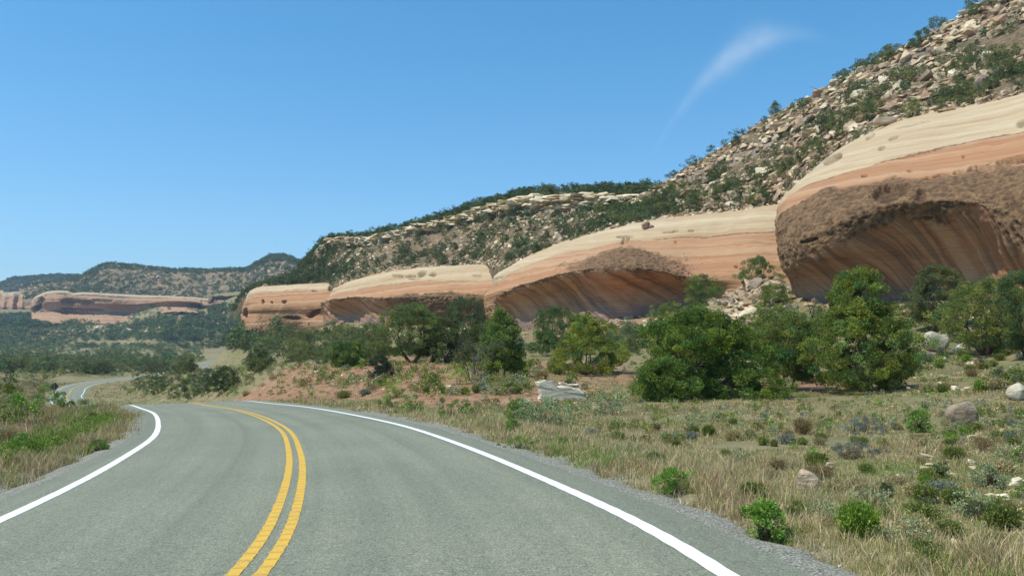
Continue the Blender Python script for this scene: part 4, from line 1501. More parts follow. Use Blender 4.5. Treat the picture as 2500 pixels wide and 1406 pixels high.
valley(130, 930, 1750, 800, 868, 1.5, 3.6, (1.0, 1.05, 0.8), 'foot', 1, (), -0.1)
valley(30, 1950, 2560, 745, 850, 1.6, 3.6, (1.1, 1.1, 0.9), 'foot', 1, (), -0.2)

# ------------------------------------------------------------------ hero trees (one by one)
def base_at(px, py):
    return hits([px], [py])[0]


GROUP_J = "junipers standing in the foreground row right of the road"
YG, DG_, GG_, OG = (0.15, 0.20, 0.045), (0.10, 0.165, 0.036), (0.115, 0.15, 0.085), (0.10, 0.145, 0.05)
HEROES = [
    # cx, base, top, width, shape, colour, kwargs, label
    (2112, 956, 668, 262, 'cone2', (0.11, 0.155, 0.038), dict(n=420, m=60, size=0.115, clump=0.38, stems=3, trunk=0.2, base=.07), "tallest juniper, yellow green with a round second tier on top, before the near dome"),
    (1730, 968, 762, 310, 'dome', DG_, dict(n=420, m=60, size=0.11, clump=0.38, stems=4, trunk=0.14, base=.02), "widest darkest juniper, a dense bluish green mound left of the two-trunked tree"),
    (1625, 978, 880, 150, 'dome', (0.095, 0.155, 0.038), dict(n=130, m=50, size=0.10, clump=0.3, stems=3, trunk=0.06, base=.0), "low dense juniper skirt at the left foot of the widest dark juniper"),
    (1928, 954, 768, 165, 'round', (0.115, 0.165, 0.05), dict(n=250, m=52, size=0.10, clump=0.36, stems=2, trunk=0.10, base=.17, holes=.3), "thin two-trunked juniper between the widest dark and the tallest juniper"),
    (1432, 915, 768, 160, 'dome', YG, dict(n=240, m=50, size=0.12, clump=0.38, stems=4, trunk=0.1, base=.02), "rounded yellow green juniper standing alone above the white layered slab"),
    (1358, 866, 750, 165, 'dome', (0.085, 0.14, 0.05), dict(n=200, m=46, size=0.14, clump=0.45, stems=3, trunk=0.12, base=.05), "broad green juniper just behind and left of the lone rounded yellow green one"),
    (1222, 918, 762, 140, 'cone', (0.10, 0.155, 0.045), dict(n=260, m=46, size=0.12, clump=0.34, stems=3, trunk=0.11, base=.12, holes=.2), "pointed juniper with bare lower twigs right of the grey dead shrub tree"),
    (1005, 884, 740, 165, 'round', (0.105, 0.15, 0.05), dict(n=270, m=46, size=0.13, clump=0.42, stems=2, trunk=0.24, base=.12, holes=.1, lean=.04), "flat topped juniper with a thick dark forked trunk, left of the sparse dark one"),
    (1128, 882, 724, 165, 'round', (0.08, 0.115, 0.055), dict(n=230, m=38, size=0.13, clump=0.40, stems=5, trunk=0.13, base=.12, holes=.35, twigs=24), "sparse dark juniper showing its limbs in front of the orange cliff"),
    (1078, 884, 778, 120, 'dome', (0.095, 0.135, 0.05), dict(n=150, m=40, size=0.13, clump=0.42, stems=2, trunk=0.1, base=.02), "bushy olive juniper filling the gap between the flat topped and the sparse dark one"),
    (1178, 890, 790, 110, 'dome', (0.09, 0.125, 0.05), dict(n=140, m=40, size=0.13, clump=0.42, stems=2, trunk=0.1, base=.02), "olive juniper behind the grey leafless dead juniper"),
    (852, 893, 836, 112, 'dome', (0.085, 0.14, 0.045), dict(n=120, m=40, size=0.16, clump=0.42, stems=2, trunk=0.1, base=.0), "low spreading mound shaped juniper left of the flat topped one"),
    (1852, 682, 606, 98, 'round', (0.085, 0.14, 0.05), dict(n=120, m=40, size=0.17, clump=0.5, stems=2, trunk=0.12, base=.05, holes=.2), "juniper perched on top of the rubble pile beside the near dome"),
    (1715, 748, 668, 78, 'round', (0.085, 0.14, 0.04), dict(n=110, m=40, size=0.16, clump=0.5, stems=2, trunk=0.12, base=.03), "round juniper at the left edge of the rubble pile"),
    (1770, 700, 658, 34, 'round', (0.12, 0.15, 0.09), dict(n=50, m=30, size=0.14, clump=0.35, stems=2, trunk=0.08, base=.05), "small grey green juniper between the rubble pile and the banded cliff"),
    (1888, 762, 700, 84, 'dome', (0.10, 0.14, 0.04), dict(n=100, m=36, size=0.15, clump=0.45, stems=2, trunk=0.08, base=.0), "olive juniper growing among slabs on the right flank of the rubble pile"),
    (1632, 800, 735, 115, 'dome', (0.115, 0.16, 0.05), dict(n=100, m=36, size=0.16, clump=0.45, stems=2, trunk=0.08, base=.0), "yellowish juniper below the rubble pile, behind the widest dark juniper"),
    (1535, 852, 785, 112, 'dome', (0.10, 0.14, 0.08), dict(n=100, m=36, size=0.14, clump=0.42, stems=3, trunk=0.07, base=.0), "hazy grey green juniper between the lone rounded one and the widest dark one"),
    (2285, 806, 648, 140, 'round', (0.115, 0.14, 0.06), dict(n=200, m=44, size=0.13, clump=0.42, stems=4, trunk=0.12, base=.12, holes=.35, twigs=16), "grey green pinyon behind the pale boulders right of the tallest juniper"),
    (2410, 868, 682, 185, 'round', (0.125, 0.165, 0.05), dict(n=260, m=46, size=0.12, clump=0.42, stems=4, trunk=0.14, base=.12, holes=.3, lean=.05, twigs=16), "airy yellow green pinyon at the right edge beside the pale boulders"),
    (2512, 872, 660, 130, 'round', (0.09, 0.13, 0.05), dict(n=160, m=44, size=0.12, clump=0.42, stems=3, trunk=0.14, base=.12, holes=.35, lean=-.05, twigs=14), "dark limbed pinyon cut off by the right edge of the photo"),
    (1900, 868, 748, 150, 'round', (0.11, 0.155, 0.045), dict(n=200, m=42, size=0.13, clump=0.42, stems=2, trunk=0.09, base=.05, holes=.15), "yellow green juniper top showing between the widest dark and the tallest juniper"),
    (1700, 862, 745, 100, 'dome', (0.12, 0.16, 0.05), dict(n=90, m=40, size=0.14, clump=0.42, stems=2, trunk=0.09, base=.0), "olive juniper peeping over the top of the widest dark juniper"),
    (930, 926, 872, 66, 'dome', (0.06, 0.085, 0.055), dict(n=80, m=34, size=0.10, clump=0.24, stems=2, trunk=0.05, base=.0), "small blue black juniper bush beside the pink rock on the red bank"),
    (362, 952, 905, 84, 'dome', (0.09, 0.13, 0.055), dict(n=90, m=36, size=0.16, clump=0.42, stems=2, trunk=0.08, base=.0), "left one of the juniper clump between the two road bends"),
    (405, 950, 893, 80, 'round', (0.10, 0.125, 0.07), dict(n=80, m=36, size=0.16, clump=0.42, stems=3, trunk=0.09, base=.03, holes=.3), "grey green middle juniper of the clump between the two road bends"),
    (385, 966, 925, 62, 'dome', (0.065, 0.10, 0.045), dict(n=70, m=36, size=0.14, clump=0.34, stems=2, trunk=0.08, base=.0), "small dark juniper in front of the clump between the two road bends"),
    (470, 967, 912, 90, 'dome', (0.08, 0.115, 0.05), dict(n=100, m=36, size=0.15, clump=0.4, stems=2, trunk=0.08, base=.0), "dark juniper mound left of the roadside reflector post"),
    (508, 965, 905, 60, 'round', (0.10, 0.13, 0.09), dict(n=70, m=34, size=0.14, clump=0.36, stems=2, trunk=0.07, base=.0), "pale grey juniper immediately left of the roadside reflector post"),
    (552, 950, 893, 80, 'dome', (0.055, 0.09, 0.035), dict(n=90, m=38, size=0.15, clump=0.4, stems=2, trunk=0.08, base=.0), "very dark green juniper right behind the roadside reflector post"),
    (322, 905, 878, 46, 'dome', (0.075, 0.11, 0.05), dict(n=50, m=30, size=0.2, clump=0.5, stems=2, trunk=0.1, base=.0), "round dark juniper on the meadow above the far end of the first road bend"),
    (632, 902, 850, 62, 'dome', (0.07, 0.105, 0.05), dict(n=80, m=34, size=0.2, clump=0.5, stems=2, trunk=0.1, base=.0), "bushy juniper right of the distant sliver of road"),
    (22, 940, 872, 50, 'cone', (0.065, 0.10, 0.045), dict(n=80, m=36, size=0.14, clump=0.36, stems=2, trunk=0.08, base=.0), "dark juniper on the red cut bank at the left edge"),
]


def link_tree(name, me_c, me_t, loc, rz, sc, label, group):
    e = link(name, None, None, loc, (0, 0, rz), sc)
    tag(e, label, "tree", group)
    link("crown", me_c, e)
    if me_t:
        link("trunk", me_t, e)
    return e


HERO_PX = []
for k, (cx_, by, ty, w_, shp, colr, kw, lab) in enumerate(HEROES):
    P = base_at(cx_, by)
    d = P[1]
    h = (by - ty) * d / FPX
    w = w_ * d / FPX
    n_, m_ = kw['n'], kw['m']
    kw = dict(kw, n=int(kw['n'] * 1.3), m=int(m_ * 4.2), size=kw['size'] * .58, clump=kw['clump'] * .84)
    if cx_ > 2200:
        kw.update(holes=.1, n=int(kw['n'] * 1.3))
    if shp == 'cone2':
        g, t = make_tree(500 + k, h * .74, w, 'dome', colr, **dict(kw, n=360))
        g2, t2 = make_tree(540 + k, h * .52, w * .56, 'dome', colr, **dict(kw, n=170, base=.0))
        for j in range(len(g2.v)):
            g2.v[j] = g2.v[j] + [-w * .06, 0, h * .49]
            g.add(g2.v[j], g2.f[j], g2.c[j])
    else:
        g, t = make_tree(500 + k, h, w, shp, colr, **kw)
    nm = "pinyon_pine" if "pinyon" in lab else "juniper_tree"
    link_tree(nm, g.mesh("crown", M_LEAF), t.mesh("trunk", M_BARK, True), P, 0, None, lab, None)
    HERO_PX.append((cx_, by, w_ * .5))

# dead and bare plants
for k, (cx_, by, ty, w_, nst, cc, lab, nm) in enumerate([
        (1150, 928, 812, 100, 7, (0.13, 0.115, 0.10), "grey leafless dead juniper left of the pointed juniper", "dead_tree"),
        (1994, 808, 700, 46, 4, (0.10, 0.08, 0.07), "blackened bare snag standing against the near dome, left of the tallest juniper", "dead_tree"),
        (1948, 800, 735, 60, 4, (0.16, 0.13, 0.11), "smaller bare grey snag left of the blackened one at the dome foot", "dead_tree")]):
    P = base_at(cx_, by)
    g = make_snag(700 + k, (by - ty) * P[1] / FPX, w_ * P[1] / FPX, nst, cc)
    e = tag(link(nm, g.mesh(nm, M_BARK), None, P), lab, "dead tree")

# ------------------------------------------------------------------ shrubs placed one by one
SH = [
    # cx, base, top, width, kind, label
    (1877, 1326, 1236, 104, 'leafy', "leafy bright green bush on the gravel edge, closest bush to the road at the right"),
    (2094, 1312, 1204, 120, 'broom', "largest bright yellow green broom bush, upright, right of the leafy roadside bush"),
    (1838, 1218, 1165, 92, 'olive', "olive green broom clump left of the tan roadside boulder"),
    (2318, 1316, 1256, 78, 'olive', "upright olive broom tuft near the lower right corner, left of the big dark one"),
    (2448, 1290, 1218, 112, 'darkbroom', "big dark green broom bush at the lower right edge"),
    (2428, 1334, 1290, 58, 'darkbroom', "small dark broom tuft in front of the big dark broom bush at the right edge"),
    (2164, 1212, 1184, 40, 'dark', "small round blackish green bush above the largest bright broom"),
    (2000, 1168, 1122, 112, 'rust', "rusty orange dry bush right behind the tan roadside boulder"),
    (2098, 1204, 1152, 92, 'straw', "straw coloured bush right of the tan roadside boulder"),
    (2190, 1180, 1150, 90, 'straw', "flat straw clump with pale stalks, right of the small blackish bush"),
    (1645, 1206, 1150, 100, 'leafy', "leafy green bush by the white road line, left of the tall dry stalks"),
    (2105, 1058, 1020, 150, 'blue', "wide blue grey bush in the middle of the right hand field"),
    (2090, 1118, 1082, 120, 'blue', "blue grey bush below the wide blue grey one in the field"),
    (1330, 1038, 975, 150, 'sage', "wide pale green bush in front of the white layered slab"),
    (1268, 1030, 980, 70, 'green', "bright green bush at the left end of the wide pale green one"),
    (1495, 1012, 958, 120, 'sage', "grey green sagebrush right of the white layered slab"),
    (1812, 968, 925, 110, 'sage', "pale sagebrush under the widest dark juniper, left of the two-trunked tree"),
    (1105, 1018, 975, 92, 'green', "green roadside bush below the grey dead juniper"),
    (1003, 1006, 966, 60, 'green', "upright green roadside bush left of the wider green one"),
    (948, 998, 968, 60, 'green', "low green roadside bush, leftmost of the roadside row on the right verge"),
    (1252, 1062, 1030, 40, 'green', "small green tuft between the white line and the wide pale green bush"),
    (1272, 1100, 1068, 110, 'green', "low dark green patch of leaves on the verge beside the white line"),
    (965, 972, 935, 52, 'lime', "lime green bush right of the pink rock on the red bank"),
    (1120, 938, 905, 62, 'lime', "lime green bush at the foot of the grey dead juniper"),
    (882, 900, 878, 30, 'lime', "tiny lime bush right of the mound shaped juniper"),
    (1412, 1085, 1060, 50, 'olive', "olive tuft on the verge near the middle of the right white line"),
    (1505, 1080, 1045, 60, 'olive', "second olive tuft on the verge, right of the wide pale green bush"),
    (1730, 1065, 1030, 40, 'darkbroom', "small dark tuft in the field above the olive broom clump"),
    (1600, 1130, 1095, 70, 'darkbroom', "dark olive tuft in the field left of the olive broom clump"),
    (1960, 1060, 1010, 60, 'rust', "brown dry tuft with tall stalks in the middle of the field"),
    (1790, 1075, 1035, 60, 'straw', "dry tuft with pale upright stalks between two dark tufts in the field"),
    (2240, 1055, 1005, 50, 'green', "green tuft left of the brown lichen boulder"),
    (2420, 1190, 1140, 90, 'sage', "pale silvery sagebrush above the big dark broom at the right edge"),
    (2330, 1120, 1080, 80, 'olive', "olive bush among white stones below the lichen boulder"),
    (2080, 1120, 1095, 60, 'rust', "brown tuft under the blue grey bush in the field"),
    (42, 1032, 962, 130, 'leafy', "big rounded green bush on the left bank at the photo edge"),
    (112, 982, 944, 72, 'green', "bright green bush in front of the diamond sign back"),
    (150, 1000, 962, 44, 'green', "smaller bright green bush right of the one before the sign"),
    (205, 990, 968, 60, 'olive', "olive tuft on the crest of the left bank below the far road"),
    (20, 1085, 1035, 80, 'straw', "straw coloured tangle at the left edge under the big rounded bush"),
    (60, 1110, 1065, 110, 'leafy', "green leafy weed patch on the left verge at the edge of the photo"),
    (240, 1110, 1075, 60, 'green', "green weed clump in the brown grass of the left bank"),
    (600, 968, 950, 30, 'straw', "dry twiggy tuft between the reflector post and the red mound"),
    (680, 965, 945, 60, 'green', "green bush row start at the foot of the red mound"),
    (760, 972, 948, 90, 'green', "green bush in the middle of the row below the red mound"),
    (840, 972, 948, 80, 'olive', "olive green bush ending the row below the red mound"),
    (640, 945, 936, 26, 'lime', "tiny lime green bush on the face of the red mound"),
]
for k, (cx_, by, ty, w_, kind, lab) in enumerate(SH):
    P = base_at(cx_, by)
    h, w = (by - ty) * P[1] / FPX * 1.08, w_ * P[1] / FPX
    g = make_shrub(900 + k, h, w, kind, 1.0 if P[1] < 30 else 0.6)
    tag(link("shrub", g.mesh("shrub", M_LEAF), None, P), lab, "shrub")
HERO_SH = np.array([(s[0], s[1], s[3] * .5) for s in SH])

# scattered shrubs: prototypes that are one metre high
SPROTO = []
for k, (kind, w) in enumerate([('olive', 1.5), ('darkbroom', 1.3), ('straw', 1.6), ('sage', 1.7), ('rust', 1.4), ('broom', 1.2), ('dark', 1.5), ('olive', 1.2), ('grey', 1.7), ('green', 1.5)]):
    g = make_shrub(960 + k, 0.45, 0.45 * w, kind, 0.42)
    SPROTO.append((kind, w, np.concatenate(g.v) / 0.45, np.concatenate(g.f), np.concatenate(g.c)))
SPROTO2 = []
for k, (kind, w, V, F, C) in enumerate(SPROTO):
    r2 = np.random.default_rng(k)
    col = C.mean(0)
    Cc = crown_points(r2, 9, 1.0, w, 'dome', 0.0, 0.0, k)
    v, f, c = leaf_tris(Cc, np.full(len(Cc), .26), 14, .2, col[None] * r2.uniform(.75, 1.25, (len(Cc), 1)), r2, .8)
    SPROTO2.append((v, f, c))
KIND_F = np.array([5, 1.6, 5, 3.5, 1.6, .8, .4, 4, 1.5, .8])
KIND_W = np.array([5, 4, 3, 3, 2, .7, 1.2, 4, 1.5, 1.5])
rng = np.random.default_rng(21)


def add_shrubs(n, x0, x1, y0, y1, hmin, hmax, zone, kw=KIND_W, bias=1.0):
    px = rng.uniform(x0, x1, n)
    py = y0 + (y1 - y0) * rng.uniform(0, 1, n) ** bias
    P = hits(px, py)
    D, off, I = road_near(P[:, 0], P[:, 1])
    hq = hmax * FPX / P[:, 1]
    k = D > 5.6 + 0 * D
    kk = rng.choice(len(SPROTO), n, p=kw / kw.sum())
    h = rng.uniform(hmin, hmax, n)
    if zone == 'valley px':
        h = rng.uniform(4.5, 12, n) * P[:, 1] / FPX
        zone = 'valley'
    for i in np.nonzero(k)[0]:
        q = proj(P[i])
        if np.any((np.abs(HERO_SH[:, 0] - q[0]) < HERO_SH[:, 2] + 6) & (np.abs(HERO_SH[:, 1] - q[1]) < 22)):
            continue
        if 498 < q[0] < 612 and 850 < q[1] < 900 or (134 < q[0] < 300 and 918 < q[1] < 975 and P[i, 1] < 345):
            continue
        SHRUBS.append(dict(p=P[i], h=h[i], k=kk[i], px=q, s=h[i] / P[i, 1], T=np.ones(3) * rng.uniform(.8, 1.2) * (1 + rng.normal(size=3) * [.06, .03, .05]), zone=zone))


add_shrubs(330, 1150, 2560, 985, 1400, .10, .30, "field", KIND_F, bias=1.4)
add_shrubs(520, 1250, 2560, 958, 1090, .10, .26, "field", KIND_F)
add_shrubs(170, 640, 1560, 900, 1000, .15, .42, "red bank", KIND_W * np.array([1, 1, .6, 2, .5, .5, 1.5, 1, 2, 1.5]))
add_shrubs(70, -60, 330, 985, 1200, .2, .45, "left bank", bias=1.3)
add_shrubs(60, -60, 110, 905, 990, .3, .8, "left cut")
add_shrubs(800, 250, 1300, 885, 968, .2, .6, "valley")
add_shrubs(1300, -60, 640, 850, 968, .25, .8, "valley px")
add_shrubs(260, 1250, 2560, 800, 960, .3, .8, "foot")

# ------------------------------------------------------------------ rocks placed one by one
CREAMR, TANR, PINKR, GREYR, BROWNR = (0.58, 0.50, 0.36), (0.46, 0.35, 0.23), (0.48, 0.27, 0.19), (0.40, 0.37, 0.31), (0.36, 0.25, 0.17)
RK = [
    # cx, base, top, width, depth/width, colour, tilt about view axis (deg), seed, label
    (1968, 1203, 1150, 66, .8, TANR, 12, 1, "tan lichen covered boulder beside the rusty dry bush near the road"),
    (2349, 1040, 984, 82, .7, (0.37, 0.28, 0.19), -22, 2, "brown lichen boulder leaning in the grass at the right, largest in the field"),
    (2482, 976, 940, 56, .8, (0.50, 0.43, 0.31), -38, 3, "tilted pale slab cut off by the right edge above the lichen boulder"),
    (2286, 858, 808, 64, .8, (0.50, 0.45, 0.33), 0, 4, "upright pale boulder between the tallest juniper and the airy pinyon"),
    (2348, 864, 840, 48, .8, (0.62, 0.57, 0.46), -20, 5, "white wedge shaped boulder right of the upright pale boulder"),
    (920, 937, 920, 22, .8, PINKR, -30, 6, "pink angular rock below the small blue black juniper bush"),
    (2028, 1145, 1128, 24, .8, TANR, 10, 7, "small tan stone right behind the rusty dry bush"),
    (1275, 990, 976, 40, .6, (0.58, 0.52, 0.42), -15, 8, "small pale pointed rock left of the wide pale green bush"),
    (2302, 882, 872, 34, .9, CREAMR, 0, 9, "flat white slab lying below the upright pale boulder"),
    (1577, 558, 541, 22, .8, BROWNR, -20, 10, "dark boulder resting alone on the bare cream cap of the middle cliff"),
    (1590, 556, 549, 12, .8, BROWNR, 0, 11, "tiny dark boulder touching the lone boulder on the cream cap"),
    (2162, 308, 287, 62, .7, (0.40, 0.31, 0.22), 0, 12, "long flat-topped block sitting on the upper edge of the near dome"),
    (2400, 220, 185, 50, .7, (0.33, 0.24, 0.18), -30, 13, "brown tilted block just above the dome cap under the right hill"),
]
M_ROCKS_H = M_ROCK
_hill_uv = proj(GH)


def hill_at(px, py):
    d2 = (_hill_uv[..., 0] - px) ** 2 + (_hill_uv[..., 1] - py) ** 2
    vi = np.repeat(VH[None, :], GH.shape[0], 0)
    d2 = np.where((vi > 1.0) & (vi < 6.0), d2, 1e9)
    i = np.unravel_index(d2.argmin(), d2.shape)
    return GH[i], NH[i]


def cliff_at(G, px, py):
    q = proj(G)
    d2 = (q[..., 0] - px) ** 2 + (q[..., 1] - py) ** 2
    i = np.unravel_index(d2.argmin(), d2.shape)
    return G[i]


HERO_RK = []
for (cx_, by, ty, w_, dw, colr, tilt, sd, lab) in RK:
    if sd in (10, 11):
        P = cliff_at(G2, cx_, by)
    elif sd == 12:
        P = cliff_at(G1, cx_, by)
    elif sd == 13:
        P = hill_at(cx_, by)[0]
    else:
        P = base_at(cx_, by)
    w, h = w_ * P[1] / FPX, (by - ty) * P[1] / FPX
    V, F = hull_rock(40 + sd, w * 1.15, w * dw, h * 1.35, 26, 0.5, min(w, h) * 0.07)
    V = V * np.array([1, 1, 1])
    a = math.radians(tilt)
    V = V @ np.array([[math.cos(a), 0, math.sin(a)], [0, 1, 0], [-math.sin(a), 0, math.cos(a)]]).T
    V[:, 2] += h * 0.5
    nz_ = fbm(V * 2.5 / max(w, h), 3, sd)[:, None]
    C = np.array(colr) * (1.12 + 0.6 * nz_)
    tag(link("boulder", make_mesh("boulder", V, F, M_ROCK, C), None, P), lab, "rock")
    HERO_RK.append((cx_, by))

# white layered slab: thin slabs weathered into one ledge
P = base_at(1372, 974)
sc_ = 1.08 * P[1] / FPX
g = Geo()
prof = np.array([(-56, -8), (-52, 12), (-58, 38), (-40, 43), (-22, 39), (-12, 29), (20, 27), (38, 24), (52, 12), (56, 2), (50, -8)], float)
pr = []
for q in range(len(prof)):
    a_, b_ = prof[q], prof[(q + 1) % len(prof)]
    for w_ in np.linspace(0, 1, 5)[:-1]:
        pr.append(a_ * (1 - w_) + b_ * w_)
pr = np.array(pr)
ny = 12
V = np.array([(p_[0] * (1 - .12 * abs(y_) ** 3), y_ * 34, p_[1] * (1 - .25 * max(0, y_) ** 2)) for y_ in np.linspace(-1, 1, ny) for p_ in pr]) * sc_
m_ = len(pr)
F = [t_ for i in range(ny - 1) for j in range(m_) for t_ in ((i * m_ + j, i * m_ + (j + 1) % m_, (i + 1) * m_ + (j + 1) % m_), (i * m_ + j, (i + 1) * m_ + (j + 1) % m_, (i + 1) * m_ + j))]
cen = [V[:m_].mean(0), V[-m_:].mean(0)]
V = np.vstack([V, cen])
F += [(j, len(V) - 2, (j + 1) % m_) for j in range(m_)] + [((ny - 1) * m_ + j, (ny - 1) * m_ + (j + 1) % m_, len(V) - 1) for j in range(m_)]
lay_ = np.floor(V[:, 2] / (4.5 * sc_))
V[:, :2] *= (1 + .05 * vnoise(np.stack([lay_ + .5, lay_ * 0, lay_ * 0], -1), 4))[:, None]
V += fbm(V * 4, 3, 8)[:, None] * sc_ * 3.0 * np.array([.4, .4, 1])
g.add(V, F, np.array((0.66, 0.61, 0.46)) * (1 + .3 * fbm(V * 5, 3, 9)[:, None]))
for k, (ox, oz, w, dep, h, rot) in enumerate([(14, 29, 58, 44, 4.5, 3), (20, 32.5, 40, 34, 3.5, -2), (2, 35, 22, 20, 5, 8), (40, 20, 36, 46, 4, 14), (-36, 41, 34, 40, 4, 4)]):
    V, F = hull_rock(60 + k, w * sc_, dep * sc_, h * sc_, 18)
    a = math.radians(rot)
    V = V @ np.array([[math.cos(a), 0, math.sin(a)], [0, 1, 0], [-math.sin(a), 0, math.cos(a)]]).T
    g.add(V + [ox * sc_, 0, oz * sc_], F, np.array((0.64, 0.58, 0.43)) * (1 + .25 * fbm(V * 6, 3, k)[:, None]))
tag(link("layered_slab", g.mesh("layered_slab", M_ROCK), None, P), "white layered slab of flaking rock lying in the red earth below the lone rounded juniper", "rock")

# ------------------------------------------------------------------ scattered rocks
rng = np.random.default_rng(31)


def add_rocks(P, Nn, s0, s1, zone, pal=(0, 1, 2, 3, 4, 5), tilt=0.35, sink=0.25, big=0.04, bright=1.0, powr=2.2):
    n = len(P)
    s = s0 + (s1 - s0) * rng.uniform(size=n) ** powr
    s = np.where(rng.uniform(size=n) < big, s * 1.7, s)
    M = axis_rot(rng, n, Nn * 0.6 + np.array([0, 0, 0.6]), tilt)
    which = rng.integers(0, len(ROCKS), n)
    sc = s[:, None] * rng.uniform(0.7, 1.2, (n, 3))
    col = ROCK_PAL[np.array(pal)[rng.integers(0, len(pal), n)]] * rng.uniform(.85, 1.15, (n, 1)) * bright
    px = proj(P)
    for i in range(n):
        STONES.append(dict(p=P[i] + [0, 0, s[i] * (0.18 - sink * .3)], M=M[i], k=which[i], sc=sc[i], T=col[i], px=px[i], s=s[i] / np.linalg.norm(P[i]), zone=zone))


P, Nn = grid_pts(GH, NH, VH, rng, 6000, 1.0, 3.95, 8)
pp = proj(P)
k = (pp[:, 0] > -50) & (pp[:, 0] < 2600) & (pp[:, 1] > -40)
P, Nn, pp = P[k], Nn[k], pp[k]
R_ = pp[:, 0] > 1650
R_ = R_ & keep_noise(P, 0.05, 121, -0.12, rng, 0.15)
add_rocks(P[R_], Nn[R_], 0.4, 3.6, "right hill", big=.05, powr=3.4)
R_ = pp[:, 0] <= 1650
R_ = R_ & keep_noise(P, 0.05, 122, -0.15, rng, 0.2)
add_rocks(P[R_], Nn[R_], 0.6, 2.2, "ridge", big=.05)
P, Nn = grid_pts(GH, NH, VH, rng, 3800, 1.0, 3.95, 8, u0=.1, u1=.52)
add_rocks(P, Nn, 0.3, 1.4, "right hill")
# extra rubble close to the cap of the domes
P, Nn = grid_pts(GH, NH, VH, rng, 900, 0.95, 1.4, 8, u0=.05, u1=.8)
add_rocks(P, Nn, 0.5, 1.8, "cap edge", powr=1.6)
# rim rock: big blocks in courses
P, Nn = grid_pts(GH, NH, VH, rng, 1500, 3.95, 5.1, 8, u0=.42, u1=.83)
add_rocks(P, Nn, 1.0, 3.2, "rim", (0, 0, 1, 2, 4), 0.12, 0.1, .08)
P, Nn = grid_pts(GH, NH, VH, rng, 520, 4.0, 5.0, 8, u0=.43, u1=.80)
for s0_, s1_ in ((3.0, 7.5),):
    add_rocks(P, np.tile([0, 0, 1.0], (len(P), 1)), s0_, s1_, "rim", (0, 4, 1, 0, 4), 0.04, 0.1, .0, 1.05, 1.3)
    for t_ in STONES[-len(P):]:
        t_["k"] = [1, 4, 8][t_["k"] % 3]
        t_["s"] *= .35
P, Nn = grid_pts(GH, NH, VH, rng, 900, 4.9, 6.15, 8, u0=.04, u1=.43)
add_rocks(P, Nn, 0.5, 2.2, "right hill")
P, Nn = grid_pts(GH, NH, VH, rng, 420, 3.9, 5.9, 8, u0=.04, u1=.42)
add_rocks(P, Nn, 1.0, 3.0, "right hill", (0, 1, 2, 3, 5), 0.25, 0.1, .1, powr=1.5)
P, Nn = grid_pts(GH, NH, VH, rng, 170, 2.0, 2.35, 8, u0=.06, u1=.36)
add_rocks(P, Nn, 1.4, 3.2, "right hill", (1, 2, 3, 5), 0.12, 0.1, .1, powr=1.2)
# rubble pile between dome and middle cliff
n = 760
px, py = rng.normal(1835, 48, n), rng.uniform(668, 795, n)
py = np.maximum(py, 668 + np.abs(px - 1850) * 0.55)
kk = (px < 1935) & (py < 800)
P = hits(px[kk], py[kk])
add_rocks(P, np.tile([0, -.3, 1.0], (len(P), 1)), 0.5, 2.6, "rubble pile", (0, 1, 2, 3, 6, 1), .45, 0.0, .05, .95, 2.0)
# ledges and blocks at the cliff feet
for x0, x1, y0, y1, nn_, s0, s1, pal in [(1440, 1540, 768, 815, 150, .6, 2.2, (2, 5, 1)), (1560, 1700, 735, 800, 130, .4, 1.4, (0, 4, 1)), (1180, 1440, 800, 830, 60, .5, 1.8, (2, 5)), (560, 960, 786, 826, 420, .6, 2.4, (2, 5, 1, 3)),
                                    (930, 1180, 795, 830, 120, .5, 1.8, (2, 5, 0)), (1950, 2300, 735, 780, 90, .4, 1.3, (2, 5, 1)), (2300, 2560, 735, 830, 60, .4, 1.2, (0, 1))]:
    P = hits(rng.uniform(x0, x1, nn_), rng.uniform(y0, y1, nn_))
    add_rocks(P, np.tile([0, 0, 1.0], (len(P), 1)), s0, s1, "cliff foot", pal, .25)
# valley ledges of pale rock
for x0, x1, y0, y1, nn_, s0, s1, pal in [(150, 395, 797, 814, 420, 1.5, 7, (4, 0)), (80, 210, 806, 822, 160, 2, 8, (2, 6, 1)), (-40, 640, 800, 846, 160, 1, 4, (0, 1)), (-20, 300, 846, 880, 60, 1.0, 3.5, (0, 4)), (350, 620, 745, 800, 260, 2, 6, (1, 2)),
                                    (70, 330, 766, 784, 260, 2, 9, (5, 2, 1))]:
    P = hits(rng.uniform(x0, x1, nn_), rng.uniform(y0, y1, nn_))
    add_rocks(P, np.tile([0, 0, 1.0], (len(P), 1)), s0, s1, "valley", pal, .2, bright=1.0)
P, Nn = grid_pts(GB, NB, VB, rng, 2600, 1.0, 3.9, 6)
add_rocks(P, Nn, 2, 7, "mesa", (1, 2, 3, 0), .4, bright=.8)
P, Nn = grid_pts(GA, NA, VA, rng, 1200, 1.0, 3.9, 6)
add_rocks(P, Nn, 3, 9, "mesa", (1, 2, 3, 0), .4, bright=.7)
# field stones
for x0, x1, y0, y1, nn_, s0, s1 in [(2230, 2520, 1050, 1220, 75, .05, .26), (1500, 2520, 980, 1400, 60, .04, .14), (2150, 2500, 870, 960, 60, .08, .45), (2200, 2480, 1300, 1400, 16, .04, .16), (1150, 1700, 930, 1010, 40, .06, .3), (880, 1300, 880, 960, 50, .1, .4),
                               (640, 900, 905, 930, 50, .1, .4), (-20, 120, 1000, 1080, 14, .06, .2), (290, 400, 940, 962, 24, .2, .8)]:
    P = hits(rng.uniform(x0, x1, nn_), rng.uniform(y0, y1, nn_))
    D, off, I = road_near(P[:, 0], P[:, 1])
    P = P[D > 5.6]
    add_rocks(P, np.tile([0, 0, 1.0], (len(P), 1)), s0, s1, "field", (4, 0, 4, 1), .2, bright=1.1)

